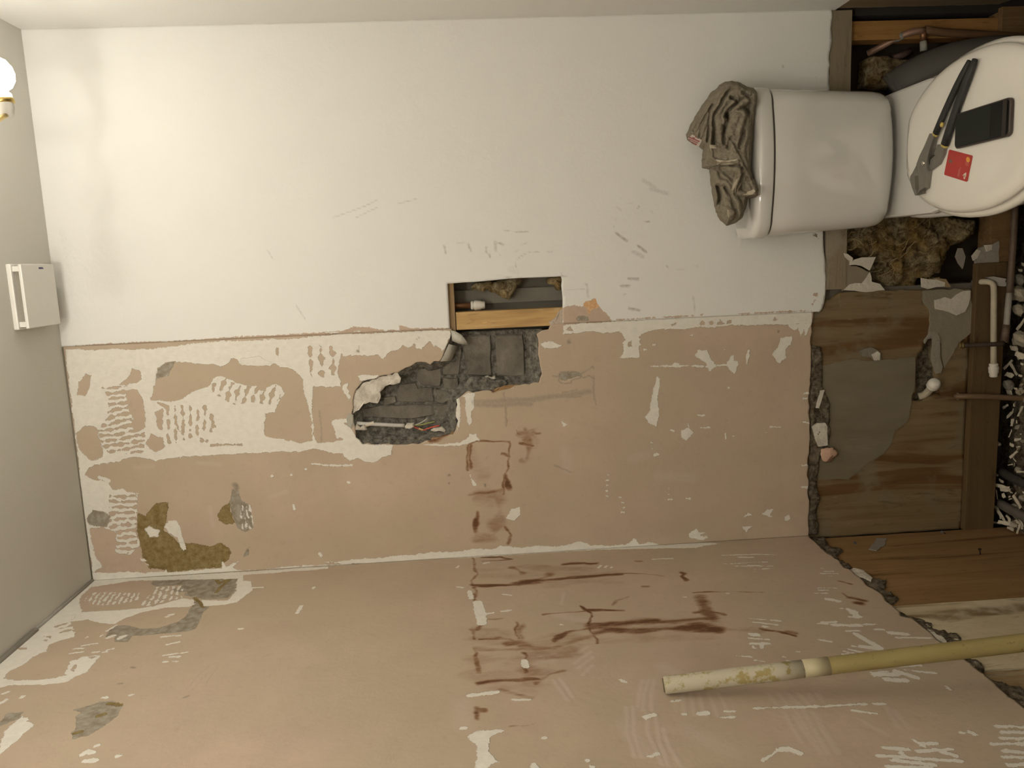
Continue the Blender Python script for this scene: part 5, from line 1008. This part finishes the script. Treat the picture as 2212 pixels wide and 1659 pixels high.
bm = NB(); tube(bm, [top-d*.30, top-d*.254], [.0164, .0161], 20); obj('pale_tape', bm, simple('pale_tape', (.46, .40, .25), .5), pole, True)
bm = NB(); tube(bm, [top+d*.0005, top+d*.0035], [.0128, .0122], 20); obj('end_grain', bm, simple('end_grain', (.16, .125, .08), .9), pole, True)

# ------------------------------------------------------------------ cable in the brick hole
cb = thing('cable', onY(*px('N', 700, 290), .02), 'white sheathed cable with stripped red and green wire ends in the brick hole', 'cable')
bm = NB(); tube(bm, [onY(*px('N', u, v), y) for u, v, y in ((215, 268, .016), (400, 280, .013), (620, 290, .013), (850, 303, .015), (1060, 308, .017))], .0052, 12, sub=3); bm.transform(Matrix()); obj('sheath', bm, simple('grey_white_sheath', (.55, .52, .48), .4, var=.15, scale=25), cb, True)
bm = NB(); tube(bm, [onY(*px('N', u, v), .0125) for u, v in ((395, 300), (460, 283), (540, 268))], .0055, 10); obj('tape_wrap', bm, simple('cream_tape', (.68, .61, .5), .6), cb)
slab('plaster_blob', 'N', '1065,330 1100,280 1215,270 1215,330 1150,370 1070,355', .010, .012, M_filler.m, cb, seed=81, bulge=.003)
for s, r, cl_, nm in (('1200,305 1280,285 1360,250 1440,190', .0012, (.55, .52, .46), 'bare_wire'), ('1210,308 1350,295 1460,268 1570,243', .0016, (.34, .36, .10), 'green_wire'), ('1205,325 1290,360 1375,388 1500,345 1655,308', .002, (.55, .09, .06), 'red_wire')):
    bm = NB(); tube(bm, [onY(*px('N', u, v), .018) for u, v in pts(s)], r, 8, sub=3); obj(nm, bm, simple(nm, cl_, .45), cb, True)
bm = NB(); tube(bm, [onY(*px('N', u, v), .013) for u, v in ((1300, 360), (1372, 386))], .0023, 8); obj('yellow_sleeve', bm, simple('yellow_sleeve', (.62, .48, .22), .5), cb, True)

# ------------------------------------------------------------------ pipes
M_cop = simple('dull_copper', (.27, .135, .065), .45, .6, var=.25, scale=50); M_pipew = simple('paint_splashed_pipe', (.50, .44, .33), .7, var=.28, scale=28, bump=.001)
M_pipeb = simple('grimy_brown_pipe', (.14, .095, .065), .6, .2, var=.35, scale=40, bump=.001); M_cap = simple('white_push_fit', (.74, .70, .62), .4, var=.04); M_pipeg = simple('grey_splashed_pipe', (.34, .31, .27), .6, var=.3, scale=30)
def cap(p, ax, r, parent, name='end_cap'):
    bm = NB(); lathe(bm, [(r*.85, 0), (r*1.1, .002), (r*1.1, .007), (r*1., .008), (r*1.25, .010), (r*1.3, .016), (r*1.2, .020), (r*1.22, .026), (r*1.0, .030), (r*1.02, .037), (r*.8, .039)], p, ax, 20); return obj(name, bm, M_cap, parent, True)
t = thing('capped_pipe', onY(*px('P', 300, 445), .05), 'brown copper pipe with a white stop end inside the cut opening above the timber', 'pipe')
a, b = onY(*px('P', 140, 445), .05), onY(*px('P', 378, 440), .05); bm = NB(); tube(bm, [a+(a-b)*.25, b], .0078, 14); obj('pipe', bm, M_cop, t, True); cap(b-np.array([0, 0, -.002]), (b-a), .0108, t)
t = thing('elbow_pipe', onY(2146, 700, -.03), 'cream pipe with an elbow and a white stop end running along the skirting', 'pipe')
E0 = [onY(*px('U', u, v), y) for u, v, y in ((60, 272, .03), (150, 270, -.005), (225, 268, -.022), (280, 285, -.028), (300, 330, -.03), (304, 420, -.03), (302, 600, -.03), (300, 900, -.03), (300, 1250, -.03))]
bm = NB(); tube(bm, E0, .0078, 14, sub=2); obj('pipe', bm, M_pipew, t, True); cap(E0[-1]+np.array([.002, 0, 0]), E0[-1]-E0[-2], .0104, t)
t = thing('long_pipe', onY(2185, 600, -.03), 'grimy brown and grey pipe running along the floor edge behind the toilet', 'pipe')
Fp = [onY(*px('U', u, v), -.032) for u, v in ((560, -700), (540, -300), (520, 0), (505, 200), (490, 400), (470, 600), (455, 780), (440, 930), (425, 985))]
bm = NB(); tube(bm, Fp[:5], .0088, 14, sub=2); obj('pipe', bm, M_pipeb, t, True); bm = NB(); tube(bm, Fp[4:], .0082, 14, sub=2); obj('splashed_length', bm, M_pipeg, t, True)
q = onY(*px('U', 462, 860), -.032); bm = NB(); tube(bm, [Fp[6], Fp[8]], .0105, 14); obj('elbow_joint', bm, M_pipeb, t, True)
bm = NB(); c0 = [onY(*px('U', u, v), -.02) for u, v in ((225, 215), (300, 205), (420, 228), (455, 235), (440, 260), (470, 320), (420, 325), (360, 320), (330, 270))]; prism(bm, c0, (0, .01, 0)); obj('pipe_clip', bm, simple('white_clip', (.50, .47, .42), .6), t)
Dq = [onY(*px('H', u, v), y) for u, v, y in ((985, 505, -.012), (1100, 500, -.02), (1300, 490, -.028), (1600, 478, -.040), (1720, 465, -.040))]
t = thing('short_pipe', Dq[2], 'short dark upright pipe with a brass nut between plywood and floor pipe', 'pipe')
bm = NB(); tube(bm, Dq, .0062, 14, sub=2); obj('pipe', bm, simple('black_brown_pipe', (.055, .038, .026), .6, var=.3), t, True)
ax = Dq[1]-Dq[0]; bm = NB(); lathe(bm, [(.006, 0), (.0085, .001), (.0085, .006), (.006, .007), (.0095, .0085), (.0095, .0125), (.0065, .014)], Dq[0], ax, 12); obj('brass_nut', bm, simple('dull_brass', (.22, .16, .06), .5, .6), t)
Dq = [onY(*px('H', u, v), y) for u, v, y in ((930, 1330, -.005), (1050, 1328, -.02), (1300, 1330, -.03), (1700, 1345, -.035), (2051, 1358, -.04), (2400, 1372, -.045))]
t = thing('brown_pipe', Dq[3], 'long brown upright pipe running from the plywood down into the rubble', 'pipe')
bm = NB(); tube(bm, Dq, .0078, 14, sub=2); obj('pipe', bm, simple('brown_pipe_paint', (.17, .105, .06), .55, var=.25, scale=30), t, True)
bm = NB(); lathe(bm, [(.0085, 0), (.0105, .001), (.0105, .004), (.0085, .005)], Dq[0]+np.array([0, 0, -.004]), (0, -.3, -1), 16); obj('collar', bm, simple('grey_collar', (.30, .26, .17), .6), t, True)
cA = onY(*px('H', 450, 1290), .02); cB = onY(*px('H', 560, 1160), -.012); cC = onY(*px('H', 640, 1060), -.038)
t = thing('capped_stub', cB, 'stub of pipe with a big white cap sticking out of the pit in the plywood', 'pipe')
bm = NB(); tube(bm, [onY(*px('H', 330, 1330), .03), cA, cB], .0105, 16, sub=3); obj('pipe', bm, M_pipew, t, True)
bm = NB(); lathe(bm, [(.012, -.004), (.0165, -.002), (.0172, .004), (.016, .006), (.0172, .008), (.0165, .016), (.0135, .018), (.0128, .024), (.006, .026)], cB, cC-cB, 22); obj('end_cap', bm, M_cap, t, True)
# soil pipe and copper behind the toilet
t = thing('soil_pipe', (1.27, .0, .2), 'grey soil pipe bend behind the toilet lid in the dark cavity', 'pipe')
M_soilp = simple('grey_soil_pipe', (.115, .105, .09), .55, var=.15, scale=12)
bm = NB(); tube(bm, [(1.222, .06, .305), (1.25, .035, .265), (1.275, .0, .20), (1.285, -.03, .12), (1.285, -.04, .04), (1.285, -.04, -.05)], .054, 28, sub=4); obj('pipe', bm, M_soilp, t, True)
bm = NB(); d_ = np.array([.02, -.015, -.045]); d_ /= np.linalg.norm(d_); tube(bm, [np.array([1.222, .06, .305])-d_*.004, np.array([1.222, .06, .305])+d_*.03], .058, 28); obj('socket_collar', bm, M_soilp, t, True)
t = thing('copper_branch', onY(*px('Y', 900, 380), .05), 'reddish copper pipe slanting across the dark cavity above the toilet', 'pipe')
P1 = [onY(*px('Y', u, v), y) for u, v, y in ((400, 620, .085), (560, 540, .06), (760, 430, .030), (920, 370, .008), (1060, 355, .005))]
bm = NB(); tube(bm, P1, .0085, 14, sub=2); obj('pipe', bm, simple('pink_copper', (.34, .20, .14), .5, .3, var=.3, scale=50), t, True)
bm = NB(); tube(bm, [P1[2]-(P1[3]-P1[2])*.3, P1[2]+(P1[3]-P1[2])*.35], .0105, 14); obj('grey_joint', bm, simple('solder_grey', (.28, .27, .23), .6), t, True)
bm = NB(); tube(bm, [onY(*px('Y', u, v), .006) for u, v in ((1060, 345), (1250, 375), (1600, 395), (2000, 420), (2400, 440))], .0105, 14, sub=2); obj('brown_run', bm, simple('rusty_run', (.16, .085, .04), .7), t, True)
bm = NB(); tube(bm, [onY(*px('Y', u, v), y) for u, v, y in ((1050, 350, .005), (1045, 420, .008), (1042, 470, .012))], .008, 14); obj('drop', bm, M_cop, t, True)
bm = NB(); tube(bm, [onY(*px('Y', u, v), .012) for u, v in ((1044, 480), (1048, 590))], .0088, 16); obj('grey_stub', bm, simple('pale_grey_stub', (.36, .36, .31), .5), t, True)
P1 = [onY(*px('Y', u, v), .09) for u, v in ((690, 680), (800, 640), (900, 590))]
t = thing('dark_pipe', P1[1], 'thin dark pipe deep in the cavity under the slanting copper pipe', 'pipe'); bm = NB(); tube(bm, P1, .009, 12); obj('pipe', bm, simple('dark_rust_pipe', (.13, .075, .06), .6, var=.3), t, True)
# conduits lying on the rubble
for s, r, cl_, lb in (('225,870 350,930 488,1000 620,1065', .0125, (.048, .042, .034), 'black flexible conduit lying on the rubble by the corner'), ('215,1205 330,1265 488,1345 640,1420', .0135, (.135, .118, .098), 'grey conduit lying on the rubble nearest the left wall')):
    q = [onZ(*px('V', u, v), -.03) for u, v in pts(s)]; q[0][2] -= .004
    o = NB(); tube(o, q, r, 16, sub=3); tag(obj('conduit', o, simple('conduit', cl_, .6, var=.2, scale=60), None, True, center=True), lb, 'pipe')

# ------------------------------------------------------------------ loose debris on the rubble
def shard_mesh(L, wd_, th, bend, seed):
    r = np.random.default_rng(seed); bm = NB(); n = 4; R = []
    for i in range(n+1):
        t_ = i/n-.5; w_ = wd_*(.6+.5*r.random()); z = bend*(t_*t_*4)+r.normal(0, th*.3)
        R.append([(t_*L, -w_/2, z), (t_*L+r.normal(0, L*.03), w_/2, z), (t_*L, w_/2, z+th), (t_*L, -w_/2, z+th)])
    loft(bm, R); bmesh.ops.recalc_face_normals(bm, faces=bm.faces); me = bpy.data.meshes.new('shard'); bm.to_mesh(me); bm.free(); return me
def stone_mesh(seed, r0):
    bm = NB(); bmesh.ops.create_icosphere(bm, subdivisions=2, radius=r0); r = np.random.default_rng(seed); o = r.random(3)*9
    for v in bm.verts: v.co *= 1+.5*mnoise.noise(v.co*(1.3/r0)+Vector(o)); v.co.z *= .7
    me = bpy.data.meshes.new('stone'); bm.to_mesh(me); bm.free(); return me
M_shard = simple('cream_shard', (.60, .535, .42), .7, var=.2, scale=40); M_stone = simple('rubble_stone', (.30, .25, .175), .95, var=.35, scale=60, bump=.003, bscale=150); M_stone2 = simple('pale_rubble_stone', (.34, .30, .235), .95, var=.3, scale=50, bump=.003, bscale=150)
shards = [shard_mesh(L, w_, .0022, b, i) for i, (L, w_, b) in enumerate(((.024, .0075, .001), (.018, .010, .0015), (.034, .008, .0015), (.014, .011, 0.), (.042, .011, .001)))]
for m_ in shards: m_.materials.append(M_shard)
def put(name, me, p, rot, label, cat, group, sc=1.):
    o = bpy.data.objects.new(name, me); COL.objects.link(o); o.location = Vector([float(k) for k in p]); o.rotation_euler = rot; o.scale = (sc, sc, sc); return tag(o, label, cat, group)
def zone(p):
    x = p[0]; k = 'in the corner by the left wall' if x < .075 else 'between the black and the grey conduit' if x < .16 else 'between the brown upright pipe and the conduits' if x < .385 else 'below the capped cream pipe' if x < .50 else 'beside the long floor pipe'
    return 'cream splinter lying loose on the dark rubble ' + k, 'debris', 'cream splinters on the rubble ' + k
SH = [(300, 185, 2, -.7), (400, 165, 1, .2), (455, 240, 2, 1.1), (350, 265, 4, -.6), (365, 360, 0, 1.), (350, 470, 0, 1.7), (430, 535, 0, -.6), (385, 690, 2, -.9), (390, 745, 3, .4), (465, 880, 2, -.5), (250, 970, 3, .3), (260, 1030, 4, .1), (300, 1065, 4, -.3), (210, 1140, 4, 1.7), (275, 1125, 3, .6), (420, 1190, 4, .7), (360, 590, 3, 0.), (220, 580, 3, .4), (185, 1410, 2, -.2), (225, 1300, 4, 1.), (260, 1350, 4, 1.1), (330, 1360, 1, .7), (300, 1420, 4, .1), (380, 1440, 4, -.4), (420, 1400, 3, .9), (440, 1470, 2, 1.2), (470, 1420, 1, 1.), (350, 1470, 1, .3), (340, 1400, 0, 1.4), (200, 900, 3, .1)]
for u, v, k, a in SH:
    p = onZ(*px('V', u, v), -.026+rng.uniform(-.004, .004)); put('splinter', shards[k], p, (rng.normal(0, .35), rng.normal(0, .3), -a+math.pi/2+rng.normal(0, .15)), *zone(p))
SH2 = [(545, 1060, 3, 0., 1.6), (620, 1145, 3, .5, 1.8), (480, 1260, 2, -1.0, 1.), (550, 1310, 2, .8, 1.2), (640, 775, 2, -1., 1.2), (635, 930, 3, .9, 2.2), (490, 1385, 3, .2, 1.5), (510, 1592, 1, 0., 1.7), (640, 1250, 3, .2, .7), (600, 1150, 1, 1., 1.2), (565, 1545, 3, 0., .7), (620, 1390, 3, .3, .7), (580, 960, 0, 1.4, .8), (655, 60, 3, .2, 1.), (620, 130, 3, .2, .8)]
for u, v, k, a, sc in SH2:
    p = onZ(*px('U', u, v), -.028+rng.uniform(-.003, .004)); put('splinter', shards[k], p, (rng.normal(0, .3), rng.normal(0, .3), -a+math.pi/2), *zone(p), sc)
for i in range(46):
    u, v = rng.uniform(170, 488), rng.choice([rng.uniform(150, 830), rng.uniform(1090, 1180), rng.uniform(1380, 1480)]); p = onZ(*px('V', u, v), -.034)
    if p[1] > -.012 or p[0] < .004: continue
    put('splinter', shards[int(rng.integers(0, 4))], p+np.array([0, 0, rng.uniform(-.004, .004)]), (rng.normal(0, .5), rng.normal(0, .5), rng.uniform(0, 6.28)), *zone(p), rng.uniform(.3, .6))
stones = [stone_mesh(i, r) for i, r in enumerate((.006, .009, .012, .016, .02))]
for i, m_ in enumerate(stones): m_.materials.append(M_stone if i % 2 == 0 else M_stone2)
LAB2 = 'small brown lump of rubble lying on the floor along the back wall'
for i in range(90):
    x = rng.uniform(.01, 1.0); y = rng.uniform(-.13, -.022); k = int(rng.choice([0, 0, 0, 1, 1, 2])); 
    kz = zone((x, y))[0].split('rubble ', 1)[1] if x < .72 else 'under the toilet bowl'; put('rubble_lump', stones[k], (x, y, -.044+rng.uniform(-.003, .006)), tuple(rng.uniform(0, 6, 3)), 'small brown lump of rubble on the floor ' + kz, 'stone', 'small rubble lumps ' + kz)
for u, v, k, lb in ((600, 420, 4, 'big cream lump of rubble by the right end of the elbow pipe'), (590, 600, 3, 'grey brown lump of rubble below the big cream lump'), (625, 960, 4, 'pale lump of rubble beside the white splinters under the pipe clip'), (475, 1500, 3, 'grey square lump of rubble beside the brown upright pipe'), (600, 240, 3, 'dark grey lump of rubble next to the white pipe clip')):
    me = stones[k].copy(); me.materials.clear(); me.materials.append(simple('lump', (.40, .35, .26) if 'cream' in lb or 'pale' in lb else (.21, .19, .15), .95, var=.3, scale=60, bump=.003, bscale=150))
    p = onZ(*px('U', u, v), -.026); put('rubble_block', me, p, (.3, .5, k), lb, 'stone', None, 1.15)
